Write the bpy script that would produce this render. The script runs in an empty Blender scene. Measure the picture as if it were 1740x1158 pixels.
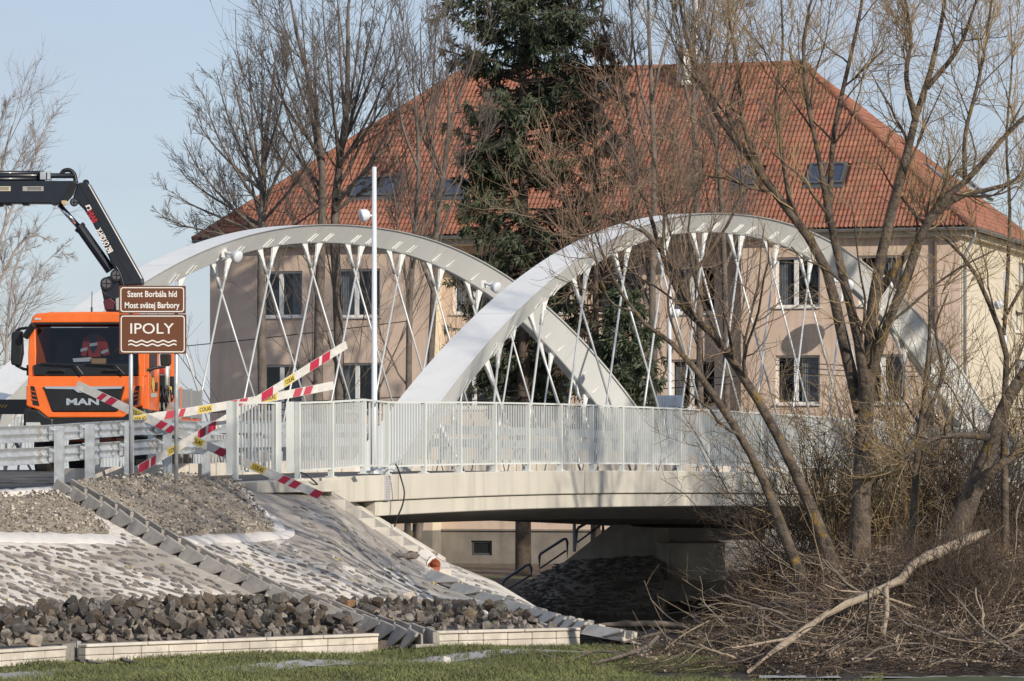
import bpy, bmesh, math, random
import numpy as np
from mathutils import Vector, Matrix
R = math.radians
rng = np.random.default_rng(7)
SC = bpy.context.scene
COL = SC.collection

# ---------------------------------------------------------------- camera
F, HOR = 7000.0, 800.0                 # focal length and horizon row in pixels of a 1740 px wide frame
cam = bpy.data.cameras.new('camera')
cam.sensor_width = 36.0
cam.lens = F / 1740 * 36.0
cam.shift_y = (HOR - 579) / 1740
cam.clip_start, cam.clip_end = 1.0, 6000.0
co = bpy.data.objects.new('camera', cam)
COL.objects.link(co)
co.location = (0, 0, 0)
co.rotation_euler = (R(90), 0, 0)
SC.camera = co

# ---------------------------------------------------------------- light
SUN_AZ, SUN_EL = 40.0, 24.0            # sun: degrees to the right of straight behind the camera, and height
sd = Vector((math.sin(R(SUN_AZ)) * math.cos(R(SUN_EL)), -math.cos(R(SUN_AZ)) * math.cos(R(SUN_EL)), math.sin(R(SUN_EL))))
wd = bpy.data.worlds.new('World')
SC.world = wd
wd.use_nodes = True
nt = wd.node_tree
nt.nodes.clear()
sky = nt.nodes.new('ShaderNodeTexSky')
sky.sky_type = 'NISHITA'
sky.sun_disc = False
sky.sun_elevation = R(SUN_EL)
sky.sun_rotation = math.atan2(sd.x, sd.y)
sky.air_density, sky.dust_density, sky.ozone_density = 1.0, 0.3, 3.0
bg = nt.nodes.new('ShaderNodeBackground')
bg.inputs[1].default_value = 0.13
wo = nt.nodes.new('ShaderNodeOutputWorld')
# thin even veil of high cloud over the blue
veil = nt.nodes.new('ShaderNodeMix'); veil.data_type = 'RGBA'
vn = nt.nodes.new('ShaderNodeTexNoise'); vn.inputs['Scale'].default_value = 5.0; vn.inputs['Detail'].default_value = 4
vm = nt.nodes.new('ShaderNodeMapping'); vm.inputs['Scale'].default_value = (1, 1, 4); vc = nt.nodes.new('ShaderNodeTexCoord')
vr = nt.nodes.new('ShaderNodeMapRange'); vr.inputs['From Min'].default_value = .3; vr.inputs['From Max'].default_value = .7; vr.inputs['To Min'].default_value = .52; vr.inputs['To Max'].default_value = .85
nt.links.new(vc.outputs['Generated'], vm.inputs[0]); nt.links.new(vm.outputs[0], vn.inputs['Vector']); nt.links.new(vn.outputs['Fac'], vr.inputs[0]); nt.links.new(vr.outputs[0], veil.inputs['Factor'])
nt.links.new(sky.outputs[0], veil.inputs[6]); veil.inputs[7].default_value = (3.85, 4.2, 5.15, 1)
nt.links.new(veil.outputs[2], bg.inputs[0])
nt.links.new(bg.outputs[0], wo.inputs[0])
sl = bpy.data.lights.new('sun', 'SUN')
sl.energy, sl.angle, sl.color = 4.2, R(0.55), (1.0, 0.90, 0.76)
so = bpy.data.objects.new('sun', sl)
COL.objects.link(so)
so.rotation_euler = sd.to_track_quat('Z', 'Y').to_euler()
so.location = (40, -40, 40)
SC.view_settings.view_transform = 'Standard'
SC.view_settings.look = 'None'
SC.view_settings.exposure = 0.0
SC.view_settings.gamma = 1.0
SC.view_settings.use_curve_mapping = False

# ---------------------------------------------------------------- geometry helpers
def A(*a): return np.array(a, float)
def P(px, py, Z):
    """place at depth Z metres that a sight line through that pixel of the photograph reaches"""
    return A((px - 870) * Z / F, Z, (HOR - py) * Z / F)
def unit(v):
    v = np.asarray(v, float)
    return v / np.maximum(np.linalg.norm(v, axis=-1, keepdims=True), 1e-9)

WL = {}                                # world location of every object made here
class MB:
    """collects verts and faces, links them as one mesh object"""
    def __init__(s): s.V, s.Fc, s.n = [], [], 0
    def add(s, v, f, mi=0):
        v = np.asarray(v, float).reshape(-1, 3); f = np.asarray(f, int)
        s.V.append(v)
        s.Fc.append((f + s.n, mi)); s.n += len(v)
        return s
    def poly(s, pts, mi=0): return s.add(pts, [list(range(len(pts)))], mi)
    def box(s, c, size, rot=None, mi=0):
        h = np.asarray(size, float) / 2
        v = np.array([[x, y, z] for x in (-1, 1) for y in (-1, 1) for z in (-1, 1)], float) * h
        if rot is not None: v = v @ np.asarray(rot, float).T
        return s.add(v + np.asarray(c, float), [[0, 1, 3, 2], [4, 6, 7, 5], [0, 4, 5, 1], [2, 3, 7, 6], [0, 2, 6, 4], [1, 5, 7, 3]], mi)
    def hexa(s, b, t, mi=0):
        """b, t: 4 points each (bottom and top rings)"""
        return s.add(np.vstack([b, t]), [[3, 2, 1, 0], [4, 5, 6, 7], [0, 1, 5, 4], [1, 2, 6, 5], [2, 3, 7, 6], [3, 0, 4, 7]], mi)
    def prism(s, pts, off, mi=0):
        """planar polygon pushed along off"""
        p = np.asarray(pts, float); n = len(p)
        s.add(np.vstack([p, p + np.asarray(off, float)]), [[i, (i + 1) % n, n + (i + 1) % n, n + i] for i in range(n)], mi)
        s.n -= 2 * n
        s.V[-1] = np.vstack([p, p + np.asarray(off, float)])
        s.Fc.append((np.array([list(range(n))[::-1]]) + s.n, mi))
        s.Fc.append((np.array([list(range(n, 2 * n))]) + s.n, mi))
        s.n += 2 * n
        return s
    def loft(s, rings, mi=0, cap=True, closed=True):
        """rings: list of equal-length point loops"""
        r = np.asarray(rings, float); m, n = r.shape[:2]
        f = []
        for i in range(m - 1):
            for j in range(n if closed else n - 1):
                k = (j + 1) % n
                f.append([i * n + j, i * n + k, (i + 1) * n + k, (i + 1) * n + j])
        s.add(r.reshape(-1, 3), f, mi)
        if cap and closed:
            s.n -= m * n
            s.Fc.append((np.array([list(range(n))[::-1]]) + s.n, mi))
            s.Fc.append((np.array([list(range((m - 1) * n, m * n))]) + s.n, mi))
            s.n += m * n
        return s
    def grid(s, pts, mi=0): return s.loft(pts, mi, cap=False, closed=False)
    def tube(s, pts, r, sides=8, mi=0, cap=True):
        p = np.asarray(pts, float)[None]; rr = np.broadcast_to(np.asarray(r, float), (p.shape[1],))[None]
        v, f = tubes(p, rr, sides, cap)
        s.add(v, f, mi)
        if cap:
            n0 = s.n - len(v); S = p.shape[1]
            s.Fc.append((np.array([list(range(sides))[::-1]]) + n0, mi))
            s.Fc.append((np.array([list(range((S - 1) * sides, S * sides))]) + n0, mi))
        return s
    def mesh(s, name, mats, smooth=False, shift=None):
        v = np.vstack(s.V) if s.V else np.zeros((0, 3))
        if shift is not None: v = v - shift
        lv, ls, mi, c = [], [], [], 0
        for f, m in s.Fc:
            k = f.shape[1]
            lv.append(f.reshape(-1)); ls.append(c + np.arange(len(f)) * k); c += f.size
            mi.append(np.full(len(f), m))
        lv, ls, mi = np.concatenate(lv), np.concatenate(ls), np.concatenate(mi)
        me = bpy.data.meshes.new(name)
        me.vertices.add(len(v)); me.vertices.foreach_set('co', v.reshape(-1).astype(np.float32))
        me.loops.add(len(lv)); me.loops.foreach_set('vertex_index', lv.astype(np.int32))
        me.polygons.add(len(ls)); me.polygons.foreach_set('loop_start', ls.astype(np.int32))
        me.polygons.foreach_set('material_index', mi.astype(np.int32))
        me.polygons.foreach_set('use_smooth', np.full(len(ls), bool(smooth)))
        for m in (mats if isinstance(mats, (list, tuple)) else [mats]): me.materials.append(m)
        me.update(calc_edges=True); me.validate()
        return me
    def build(s, name, mats, parent=None, smooth=False, bevel=0, base=False, segs=2, **tags):
        v = np.vstack(s.V); lo, hi = v.min(0), v.max(0)
        o = (lo + hi) / 2
        if base: o[2] = lo[2]
        me = s.mesh(name, mats, smooth, o)
        ob = link(name, me, o, parent)
        if bevel:
            b = ob.modifiers.new('bevel', 'BEVEL'); b.width = bevel; b.segments = segs; b.limit_method = 'ANGLE'; b.angle_limit = R(35)
        return tag(ob, **tags)
def link(name, me, loc, parent=None):
    ob = bpy.data.objects.new(name, me); COL.objects.link(ob)
    loc = np.asarray(loc, float); WL[ob.name] = loc
    if parent is not None:
        ob.parent = parent; ob.location = loc - WL[parent.name]
    else: ob.location = loc
    return ob
def tag(o, label=None, cat=None, group=None, kind=None):
    if label: o['label'] = label
    if cat: o['category'] = cat
    if group: o['group'] = group
    if kind: o['kind'] = kind
    return o
def thing(name, label, cat, loc=(0, 0, 0), group=None):
    o = bpy.data.objects.new(name, None); COL.objects.link(o); o.empty_display_size = .3
    o.location = loc; WL[o.name] = np.asarray(loc, float)
    return tag(o, label, cat, group)
def fix_normals(ob):
    bm = bmesh.new(); bm.from_mesh(ob.data); bmesh.ops.recalc_face_normals(bm, faces=bm.faces); bm.to_mesh(ob.data); bm.free()
    return ob
def tubes(p, r, sides, cap=False):
    """p (N,S,3) paths, r (N,S) radii -> verts, quads"""
    p = np.asarray(p, float); N, S = p.shape[:2]
    t = np.empty_like(p); t[:, 1:-1] = p[:, 2:] - p[:, :-2]; t[:, 0] = p[:, 1] - p[:, 0]; t[:, -1] = p[:, -1] - p[:, -2]
    t = unit(t)
    m = unit(p[:, -1] - p[:, 0])
    ref = np.where(np.abs(m[:, 2:3]) < .8, A(0, 0, 1)[None], A(1, 0, 0)[None])[:, None, :]
    a = unit(np.cross(t, np.broadcast_to(ref, t.shape))); b = np.cross(t, a)
    th = np.arange(sides) * 2 * math.pi / sides
    v = p[:, :, None] + r[:, :, None, None] * (a[:, :, None] * np.cos(th)[None, None, :, None] + b[:, :, None] * np.sin(th)[None, None, :, None])
    j = np.arange(sides); k = (j + 1) % sides
    f = []
    base = (np.arange(N) * S * sides)[:, None, None] + (np.arange(S - 1) * sides)[None, :, None]
    f = np.stack([base + j, base + k, base + sides + k, base + sides + j], -1).reshape(-1, 4)
    return v.reshape(-1, 3), f
def rotz(a):
    c, s = math.cos(a), math.sin(a)
    return np.array([[c, -s, 0], [s, c, 0], [0, 0, 1.]])
def frame(x, z):
    """rotation matrix with columns x, y, z from x and an approximate z"""
    x = unit(x); y = unit(np.cross(z, x)); z = np.cross(x, y)
    return np.stack([x, y, z], 1)
def curve(pts, n):
    """smooth path through points (Catmull-Rom), n samples"""
    p = np.asarray(pts, float)
    q = np.vstack([2 * p[0] - p[1], p, 2 * p[-1] - p[-2]])
    L = np.concatenate([[0], np.cumsum(np.linalg.norm(np.diff(p[:, :3], axis=0), axis=1))])
    out = []
    for u in np.linspace(0, L[-1], n):
        i = min(np.searchsorted(L, u, side='right') - 1, len(p) - 2)
        t = (u - L[i]) / max(L[i + 1] - L[i], 1e-9)
        a, b, c, d = q[i], q[i + 1], q[i + 2], q[i + 3]
        out.append(.5 * (2 * b + (c - a) * t + (2 * a - 5 * b + 4 * c - d) * t * t + (3 * b - a - 3 * c + d) * t ** 3))
    return np.array(out)
def text_verts(s, height, bold=0.0, narrow=1.0, shear=0.0):
    """flat lettering centred on 0,0 in x,y with the given capital height: verts and faces"""
    c = bpy.data.curves.new('lettering', 'FONT'); c.body = s; c.size = 1; c.offset = bold; c.fill_mode = 'FRONT'; c.resolution_u = 3; c.shear = shear
    o = bpy.data.objects.new('lettering', c); COL.objects.link(o)
    dg = bpy.context.evaluated_depsgraph_get(); dg.update()
    me = bpy.data.meshes.new_from_object(o.evaluated_get(dg))
    v = np.array([x.co[:] for x in me.vertices]); f = [list(x.vertices) for x in me.polygons]
    bpy.data.objects.remove(o); bpy.data.curves.remove(c); bpy.data.meshes.remove(me)
    k = height / .69
    v[:, 0] -= (v[:, 0].min() + v[:, 0].max()) / 2; v[:, 0] *= k * narrow; v[:, 1] = (v[:, 1] - .345) * k
    return v, f
def put_text(mb, s, height, origin, ex, ez, mi=0, width=None, **kw):
    v, f = text_verts(s, height, **kw)
    if width: v[:, 0] *= width / (v[:, 0].max() - v[:, 0].min())
    w = np.asarray(origin, float) + v[:, :1] * np.asarray(ex, float) + v[:, 1:2] * np.asarray(ez, float)
    n0 = mb.n
    mb.V.append(w); mb.n += len(w)
    for x in f: mb.Fc.append((np.array([x]) + n0, mi))

# ---------------------------------------------------------------- materials
def mat(name, col, rough=.6, metal=0., var=.0, scale=4., bump=0., bscale=30., col2=None, mask=None, rand=0., spec=.5, coat=0., detail=4., coords='pos', col3=None, mask3=None, streak=0., rvar=0.):
    """procedural material: base colour with noise variation, optional second colour in noise patches, optional relief, optional per-object variation"""
    m = bpy.data.materials.new(name); m.use_nodes = True
    n = m.node_tree.nodes; l = m.node_tree.links
    b = n['Principled BSDF']
    b.inputs['Roughness'].default_value = rough; b.inputs['Metallic'].default_value = metal
    b.inputs['Specular IOR Level'].default_value = spec
    if coat: b.inputs['Coat Weight'].default_value = coat; b.inputs['Coat Roughness'].default_value = .08
    if coords == 'pos': src = n.new('ShaderNodeNewGeometry').outputs['Position']
    else: src = n.new('ShaderNodeTexCoord').outputs['Object']
    def noise(sc, det=detail, stretch=None):
        t = n.new('ShaderNodeTexNoise'); t.inputs['Scale'].default_value = sc; t.inputs['Detail'].default_value = det; t.inputs['Roughness'].default_value = .6
        if stretch is not None:
            mp = n.new('ShaderNodeMapping'); mp.inputs['Scale'].default_value = stretch; l.new(src, mp.inputs[0]); l.new(mp.outputs[0], t.inputs['Vector'])
        else: l.new(src, t.inputs['Vector'])
        return t.outputs['Fac']
    def ramp(fac, lo, hi):
        r = n.new('ShaderNodeMapRange'); r.interpolation_type = 'SMOOTHSTEP'
        r.inputs['From Min'].default_value = lo; r.inputs['From Max'].default_value = hi
        l.new(fac, r.inputs['Value']); return r.outputs[0]
    def mix(fac, a, c):
        x = n.new('ShaderNodeMix'); x.data_type = 'RGBA'
        if hasattr(fac, 'links') or hasattr(fac, 'is_linked'): l.new(fac, x.inputs['Factor'])
        else: x.inputs['Factor'].default_value = fac
        for v, i in ((a, 6), (c, 7)):
            if isinstance(v, tuple): x.inputs[i].default_value = v + (1,)
            else: l.new(v, x.inputs[i])
        return x.outputs[2]
    out = tuple(col)
    if var:
        f = noise(scale)
        out = mix(ramp(f, .3, .7), tuple(min(1, c * (1 - var)) for c in col), tuple(min(1, c * (1 + var)) for c in col))
    if col2 is not None:
        sc2, lo, hi = mask
        out = mix(ramp(noise(sc2, 6), lo, hi), out, tuple(col2))
    if col3 is not None:
        sc3, lo, hi = mask3
        out = mix(ramp(noise(sc3, 6), lo, hi), out, tuple(col3))
    if streak:
        f = noise(1.0, 5, (3.0, 3.0, .25))
        out = mix(ramp(f, .45, .75), out, tuple(c * (1 - streak) for c in col))
    if rand:
        oi = n.new('ShaderNodeObjectInfo'); hs = n.new('ShaderNodeHueSaturation')
        mr = n.new('ShaderNodeMapRange'); mr.inputs['To Min'].default_value = 1 - rand; mr.inputs['To Max'].default_value = 1 + rand
        l.new(oi.outputs['Random'], mr.inputs[0]); l.new(mr.outputs[0], hs.inputs['Value'])
        ms = n.new('ShaderNodeMath'); ms.operation = 'FRACT'; mm = n.new('ShaderNodeMath'); mm.operation = 'MULTIPLY'; mm.inputs[1].default_value = 7.31
        l.new(oi.outputs['Random'], mm.inputs[0]); l.new(mm.outputs[0], ms.inputs[0])
        m2 = n.new('ShaderNodeMapRange'); m2.inputs['To Min'].default_value = 1 - rand; m2.inputs['To Max'].default_value = 1 + 1.2 * rand
        l.new(ms.outputs[0], m2.inputs[0]); l.new(m2.outputs[0], hs.inputs['Saturation'])
        if isinstance(out, tuple): hs.inputs['Color'].default_value = out + (1,)
        else: l.new(out, hs.inputs['Color'])
        out = hs.outputs[0]
    if isinstance(out, tuple): b.inputs['Base Color'].default_value = out + (1,)
    else: l.new(out, b.inputs['Base Color'])
    if rvar:
        mr = n.new('ShaderNodeMapRange'); mr.inputs['To Min'].default_value = max(0, rough - rvar); mr.inputs['To Max'].default_value = min(1, rough + rvar)
        l.new(noise(scale * 1.7), mr.inputs[0]); l.new(mr.outputs[0], b.inputs['Roughness'])
    if bump:
        bp = n.new('ShaderNodeBump'); bp.inputs['Strength'].default_value = 1.0; bp.inputs['Distance'].default_value = bump
        l.new(noise(bscale, 8), bp.inputs['Height']); l.new(bp.outputs[0], b.inputs['Normal'])
    return m
def glass(name, tint=(.6, .68, .72), clear=.75, rough=.02):
    m = bpy.data.materials.new(name); m.use_nodes = True
    n = m.node_tree.nodes; l = m.node_tree.links; n.remove(n['Principled BSDF'])
    t = n.new('ShaderNodeBsdfTransparent'); t.inputs[0].default_value = tuple(c * clear for c in tint) + (1,)
    g = n.new('ShaderNodeBsdfGlossy'); g.inputs['Roughness'].default_value = rough; g.inputs['Color'].default_value = (.9, .95, 1, 1)
    fr = n.new('ShaderNodeFresnel'); fr.inputs[0].default_value = 1.5
    mx = n.new('ShaderNodeMixShader'); l.new(fr.outputs[0], mx.inputs[0]); l.new(t.outputs[0], mx.inputs[1]); l.new(g.outputs[0], mx.inputs[2])
    l.new(mx.outputs[0], n['Material Output'].inputs[0])
    return m
M = {}
M['arch'] = mat('white steel paint', (.75, .76, .74), .42, var=.03, scale=.6, rvar=.08, streak=.07)
M['hanger'] = mat('grey hanger rod', (.56, .58, .58), .4, metal=.2)
M['steel'] = mat('pale steel paint', (.64, .665, .64), .45, var=.03, scale=2)
M['galv'] = mat('galvanised steel', (.56, .59, .61), .42, metal=.55, var=.14, scale=5, col2=(.42, .45, .48), mask=(9, .52, .7), rvar=.12)
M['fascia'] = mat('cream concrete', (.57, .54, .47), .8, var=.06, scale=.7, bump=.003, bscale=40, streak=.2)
M['fascia_joint'] = mat('joint shade concrete', (.20, .19, .17), .9)
M['concrete'] = mat('pale concrete', (.56, .53, .47), .85, var=.12, scale=2.5, bump=.004, bscale=45, streak=.12)
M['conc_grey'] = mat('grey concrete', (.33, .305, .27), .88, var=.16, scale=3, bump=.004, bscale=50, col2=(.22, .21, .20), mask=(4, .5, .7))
M['conc_dark'] = mat('weathered concrete', (.40, .40, .395), .9, var=.15, scale=1.5, bump=.004, bscale=30)
M['kerb'] = mat('cream block', (.60, .55, .48), .85, streak=.18, var=.12, scale=4, bump=.004, bscale=50, rand=.09, col2=(.42, .38, .33), mask=(3.5, .55, .75))
M['asphalt'] = mat('asphalt', (.075, .074, .075), .9, var=.2, scale=3, bump=.006, bscale=60, col2=(.16, .145, .125), mask=(.8, .5, .65))
M['mortar'] = mat('mortar bed', (.70, .65, .58), .9, var=.16, scale=5, bump=.03, bscale=9, col2=(.37, .335, .29), mask=(.42, .47, .62), col3=(.33, .30, .26), mask3=(5, .52, .68))
M['mortar_grey'] = mat('dirty mortar bed', (.36, .325, .285), .92, var=.18, scale=4, bump=.03, bscale=9, col2=(.60, .56, .50), mask=(1.6, .56, .70), col3=(.27, .24, .21), mask3=(5, .55, .7))
M['lean'] = mat('white lean concrete', (.68, .645, .60), .9, var=.06, scale=3, bump=.008, bscale=12)
M['slab_stone'] = mat('pitching stone', (.27, .24, .21), .9, var=.35, scale=14, bump=.01, bscale=25, rand=.35, coords='obj')
M['rock'] = mat('quarry rock', (.14, .122, .105), .9, var=.45, scale=7, bump=.03, bscale=14, rand=.55, coords='obj', col2=(.30, .235, .17), mask=(2.2, .52, .7))
M['gravel'] = mat('gravel', (.32, .275, .22), .95, var=.3, scale=22, bump=.03, bscale=26)
M['gravel_b'] = mat('pale gravel', (.50, .45, .38), .95, var=.2, scale=14)
M['gravel_c'] = mat('dark gravel', (.13, .11, .09), .95, var=.2, scale=14)
M['soil'] = mat('leafy soil', (.13, .095, .07), .95, var=.4, scale=2.5, bump=.08, bscale=5, col2=(.085, .105, .04), mask=(.5, .52, .66))
M['mud'] = mat('bank soil', (.035, .028, .022), .95, var=.3, scale=2, bump=.08, bscale=6)
M['lawn'] = mat('lawn ground', (.062, .075, .026), .95, var=.35, scale=1.5, bump=.03, bscale=20)
M['grass'] = mat('grass blade', (.14, .155, .055), .7, var=.35, scale=.9, col2=(.16, .15, .06), mask=(2.2, .52, .72))
M['path'] = mat('pale path slab', (.36, .355, .34), .7, var=.15, scale=2, bump=.006, bscale=18, col2=(.33, .33, .33), mask=(1.6, .5, .65))
M['brown'] = mat('brown sign face', (.135, .046, .017), .5)
M['signw'] = mat('white sign print', (.78, .76, .72), .5)
M['signback'] = mat('sign back metal', (.45, .46, .47), .5, metal=.4)
M['stripw'] = mat('white strip', (.58, .565, .53), .55, var=.12, scale=9)
M['stripr'] = mat('red strip print', (.42, .02, .055), .5)
M['stripy'] = mat('yellow sticker', (.58, .44, .08), .55)
M['ink'] = mat('black print', (.012, .012, .012), .6)
M['orange'] = mat('orange truck paint', (.84, .16, .02), .34, var=.07, scale=2.5, coat=.4, streak=.10)
M['orange_d'] = mat('orange chassis paint', (.60, .10, .02), .5, var=.15, scale=6)
M['black'] = mat('black plastic', (.012, .013, .015), .45, var=.2, scale=4)
M['navy'] = mat('dark blue crane paint', (.010, .014, .022), .34, var=.15, scale=3, coat=.2)
M['rubber'] = mat('tyre rubber', (.018, .018, .018), .85, var=.2, scale=10)
M['chrome'] = mat('chrome', (.75, .76, .78), .12, metal=1)
M['alu'] = mat('grey sideboard', (.34, .345, .34), .5, metal=.25, var=.06, scale=3)
M['lamp'] = mat('headlight lens', (.75, .75, .70), .1, metal=.6)
M['cab_in'] = mat('cab interior', (.02, .021, .024), .8)
M['hivis'] = mat('orange red workwear', (.36, .03, .02), .8, var=.2, scale=8, coords='obj')
M['reflect'] = mat('silver tape', (.6, .62, .6), .3, metal=.3)
M['paper'] = mat('paper', (.7, .68, .62), .8)
M['yellowish'] = mat('stained cream panel', (.58, .52, .38), .7, var=.1, scale=3, col2=(.45, .34, .15), mask=(2, .5, .65))
M['wglass'] = glass('windscreen glass', (.62, .68, .74), .85)
M['glass'] = bpy.data.materials.new('window glass')
M['white'] = mat('white window paint', (.72, .72, .70), .45)
M['plaster'] = mat('beige render', (.64, .50, .40), .9, var=.07, scale=.8, bump=.003, bscale=50, streak=.2)
M['plaster_l'] = mat('cream render', (.66, .59, .46), .9, var=.04, scale=.5, bump=.003, bscale=50, streak=.05)
M['plinth'] = mat('grey plinth render', (.235, .21, .18), .92, var=.18, scale=1.2, bump=.005, bscale=30, streak=.25)
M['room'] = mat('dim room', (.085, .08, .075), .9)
M['curtain'] = mat('net curtain', (.35, .34, .34), .9, var=.2, scale=6)
M['tile'] = mat('clay tile', (.295, .122, .074), .8, var=.12, scale=2.2, bump=.004, bscale=30, rand=.07, col2=(.20, .088, .058), mask=(.5, .45, .7))
M['roofbase'] = mat('roof underlay', (.10, .045, .03), .9)
M['gutter'] = mat('zinc gutter', (.34, .36, .38), .4, metal=.6, var=.1, scale=3)
M['brownpipe'] = mat('brown downpipe', (.12, .085, .07), .6)
M['skyl'] = mat('skylight frame', (.09, .095, .10), .5, metal=.2)
M['skyglass'] = bpy.data.materials.new('skylight glass')
for k, c, r in (('glass', (.022, .026, .032), .04), ('skyglass', (.035, .05, .085), .05)):
    m = M[k]; m.use_nodes = True; b = m.node_tree.nodes['Principled BSDF']
    b.inputs['Base Color'].default_value = c + (1,); b.inputs['Roughness'].default_value = r; b.inputs['Specular IOR Level'].default_value = .7
M['glass'] = glass('window glass', (.75, .8, .85), .8, .03)
M['bark'] = mat('lichen bark', (.125, .098, .075), .95, var=.35, scale=5, bump=.05, bscale=22, col2=(.24, .155, .04), mask=(4.5, .55, .68), col3=(.05, .04, .033), mask3=(7, .5, .66))  # base colour darkened in place of shade from trees alongside
M['larch'] = mat('brown larch twig', (.105, .075, .05), .9, var=.35, scale=1.2)
M['twig'] = mat('willow twig', (.31, .225, .12), .85, var=.35, scale=1.1)
M['twig_red'] = mat('reddish twig', (.24, .165, .11), .8, var=.3, scale=1.1)
M['bark_b'] = mat('grey bark', (.15, .125, .105), .95, var=.3, scale=3, bump=.02, bscale=12)
M['twig_b'] = mat('grey twig', (.14, .115, .10), .9, var=.25, scale=.8)
M['bark_haze'] = mat('haze pale far bark', (.35, .315, .295), .9, var=.15, scale=1)  # distance haze is mixed into this bark colour
M['bark_s'] = mat('spruce bark', (.10, .075, .055), .95, var=.3, scale=4, bump=.03, bscale=10)
M['needle'] = mat('spruce needle', (.085, .112, .058), .75, var=.45, scale=1.2, col2=(.17, .19, .14), mask=(2.4, .48, .66))
M['deadwood'] = mat('bare pale wood', (.33, .27, .20), .85, var=.2, scale=4, bump=.012, bscale=22, col2=(.16, .12, .09), mask=(4, .52, .68))
M['brush'] = mat('dry brushwood', (.072, .052, .038), .9, var=.6, scale=3)
M['brush_p'] = mat('pale dry stem', (.27, .21, .145), .9, var=.3, scale=1.5)
M['leaf'] = mat('dead leaf', (.30, .215, .16), .85, var=.5, scale=6)
M['water'] = mat('river water', (.012, .016, .016), .06, bump=.02, bscale=2.5, spec=.5)
M['tanrock'] = mat('rusty rock', (.26, .145, .08), .9, var=.3, scale=6)
M['terra'] = mat('terracotta pipe', (.34, .10, .05), .6, var=.1, scale=5)
M['rail'] = mat('blue grey rail', (.10, .14, .21), .45, metal=.3)
M['bark_d'] = M['bark_s']
M['lampw'] = mat('white lamp housing', (.66, .70, .74), .35)
M['yellowpipe'] = mat('yellow marker post', (.55, .36, .06), .6)
M['redpole'] = mat('red pole', (.4, .06, .03), .6)
# ================================================================ THE SETTING
LAWN_Z, WATER_Z = -2.6, -3.9
MB().grid([[A(-1500, -200, -6.5), A(1500, -200, -6.5)], [A(-1500, 3000, -6.5), A(1500, 3000, -6.5)]]).build('ground', M['mud'], kind='structure')
# near slope: columns by sight line, crest to foot (a ruled surface)
CREST = [(-160, 850, 63.5), (-60, 846, 64.5), (60, 842, 65.3), (105, 834, 66.0), (200, 819, 67.5), (300, 814, 69.0), (400, 824, 70.6), (430, 836, 71.0), (566, 836, 73.7),
         (749, 951, 76.5), (840, 988, 76.0), (895, 1021, 74.0), (951, 1056, 69.0), (1040, 1084, 64.0), (1115, 1099, 61.2)]
FOOT = [(-160, 1103, 51.5), (-60, 1100, 53.0), (60, 1097, 54.8), (139, 1093, 56.0), (400, 1087, 57.9), (638, 1082, 59.8), (690, 1077, 60.2), (980, 1076, 61.6), (1115, 1101, 61.0)]
def interp(tab, px, i): return float(np.interp(px, [t[0] for t in tab], [t[i] for t in tab]))
def crest(px): return P(px, interp(CREST, px, 1), interp(CREST, px, 2))
def foot(px): return P(px, interp(FOOT, px, 1), interp(FOOT, px, 2))
def sp(px, py):
    """point of the near slope seen at that pixel"""
    a, b = crest(px), foot(px)
    k = (HOR - py) / F
    d = (b[2] - a[2]) - k * (b[1] - a[1])
    v = (k * a[1] - a[2]) / d if abs(d) > 1e-9 else 0
    return a + (b - a) * v
def spn(px, py):
    c = sp(px, py); du = sp(px + 6, py) - sp(px - 6, py); dv = sp(px, py + 4) - sp(px, py - 4)
    n = unit(np.cross(dv, du)); n = n if n[2] > 0 else -n
    return c, n, unit(du), unit(dv)
cols = np.unique(np.concatenate([np.arange(-160, 1116, 7), [c[0] for c in CREST]]))
rows = []
for v in np.linspace(0, 1, 44):
    rows.append([crest(c) + (foot(c) - crest(c)) * v for c in cols])
slope = MB().grid(rows).build('river_bank', [M['mortar'], M['mortar_grey'], M['gravel_c']], kind='structure', smooth=True)
mi_ = []
for i in range(len(rows) - 1):
    for j in range(len(cols) - 1):
        p_ = (rows[i][j] + rows[i + 1][j + 1]) / 2; a_, b_ = 870 + F * p_[0] / p_[1], HOR - F * p_[2] / p_[1]
        # the newer part of the bed beside the stairs is still smeared grey
        e_ = ((a_ - (560 + (b_ - 890) * 1.25)) / 150) ** 2 + ((b_ - 895) / 85) ** 2 + .35 * math.sin(a_ * .09 + b_ * .05) * math.cos(b_ * .13)
        if b_ > np.interp(a_, [-160, 0, 110, 230, 400, 520, 640, 800, 900, 960], [1044, 1038, 1027, 1024, 1016, 1022, 1022, 1027, 1048, 1078]) + rng.normal(0, 2) and a_ < 975: mi_.append(2); continue
        mi_.append(1 if e_ + rng.normal(0, .14) < 1 and a_ > 430 else 0)
slope.data.polygons.foreach_set('material_index', np.array(mi_, np.int32))
# hidden back side of the cone, down to the river bed under the bridge
cc = [c for c in cols if c >= 560]
MB().grid([[crest(c) + A(0, 0, 0) for c in cc], [crest(c) + A(1.0, 3.2, -.9) * min(1, (c - 556) / 60) for c in cc], [A((crest(c) + A(3, 12, 0))[0], (crest(c) + A(3, 12, 0))[1], -6) for c in cc]]).build('river_bank', M['mortar'], kind='structure', smooth=True)
# level ground behind the crest
cp = [c for c in cols if c <= 566]
def back(px, Z, z): return A((px - 870) * Z / F, Z, z)
MB().grid([[crest(c) for c in cp], [back(c, interp(CREST, c, 2) + 2.5, -.26 + .0 * c) for c in cp], [back(c, 84, -.16) for c in cp], [back(c, 150, -1.2) for c in cp]]).build('embankment', M['asphalt'], kind='structure')
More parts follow.
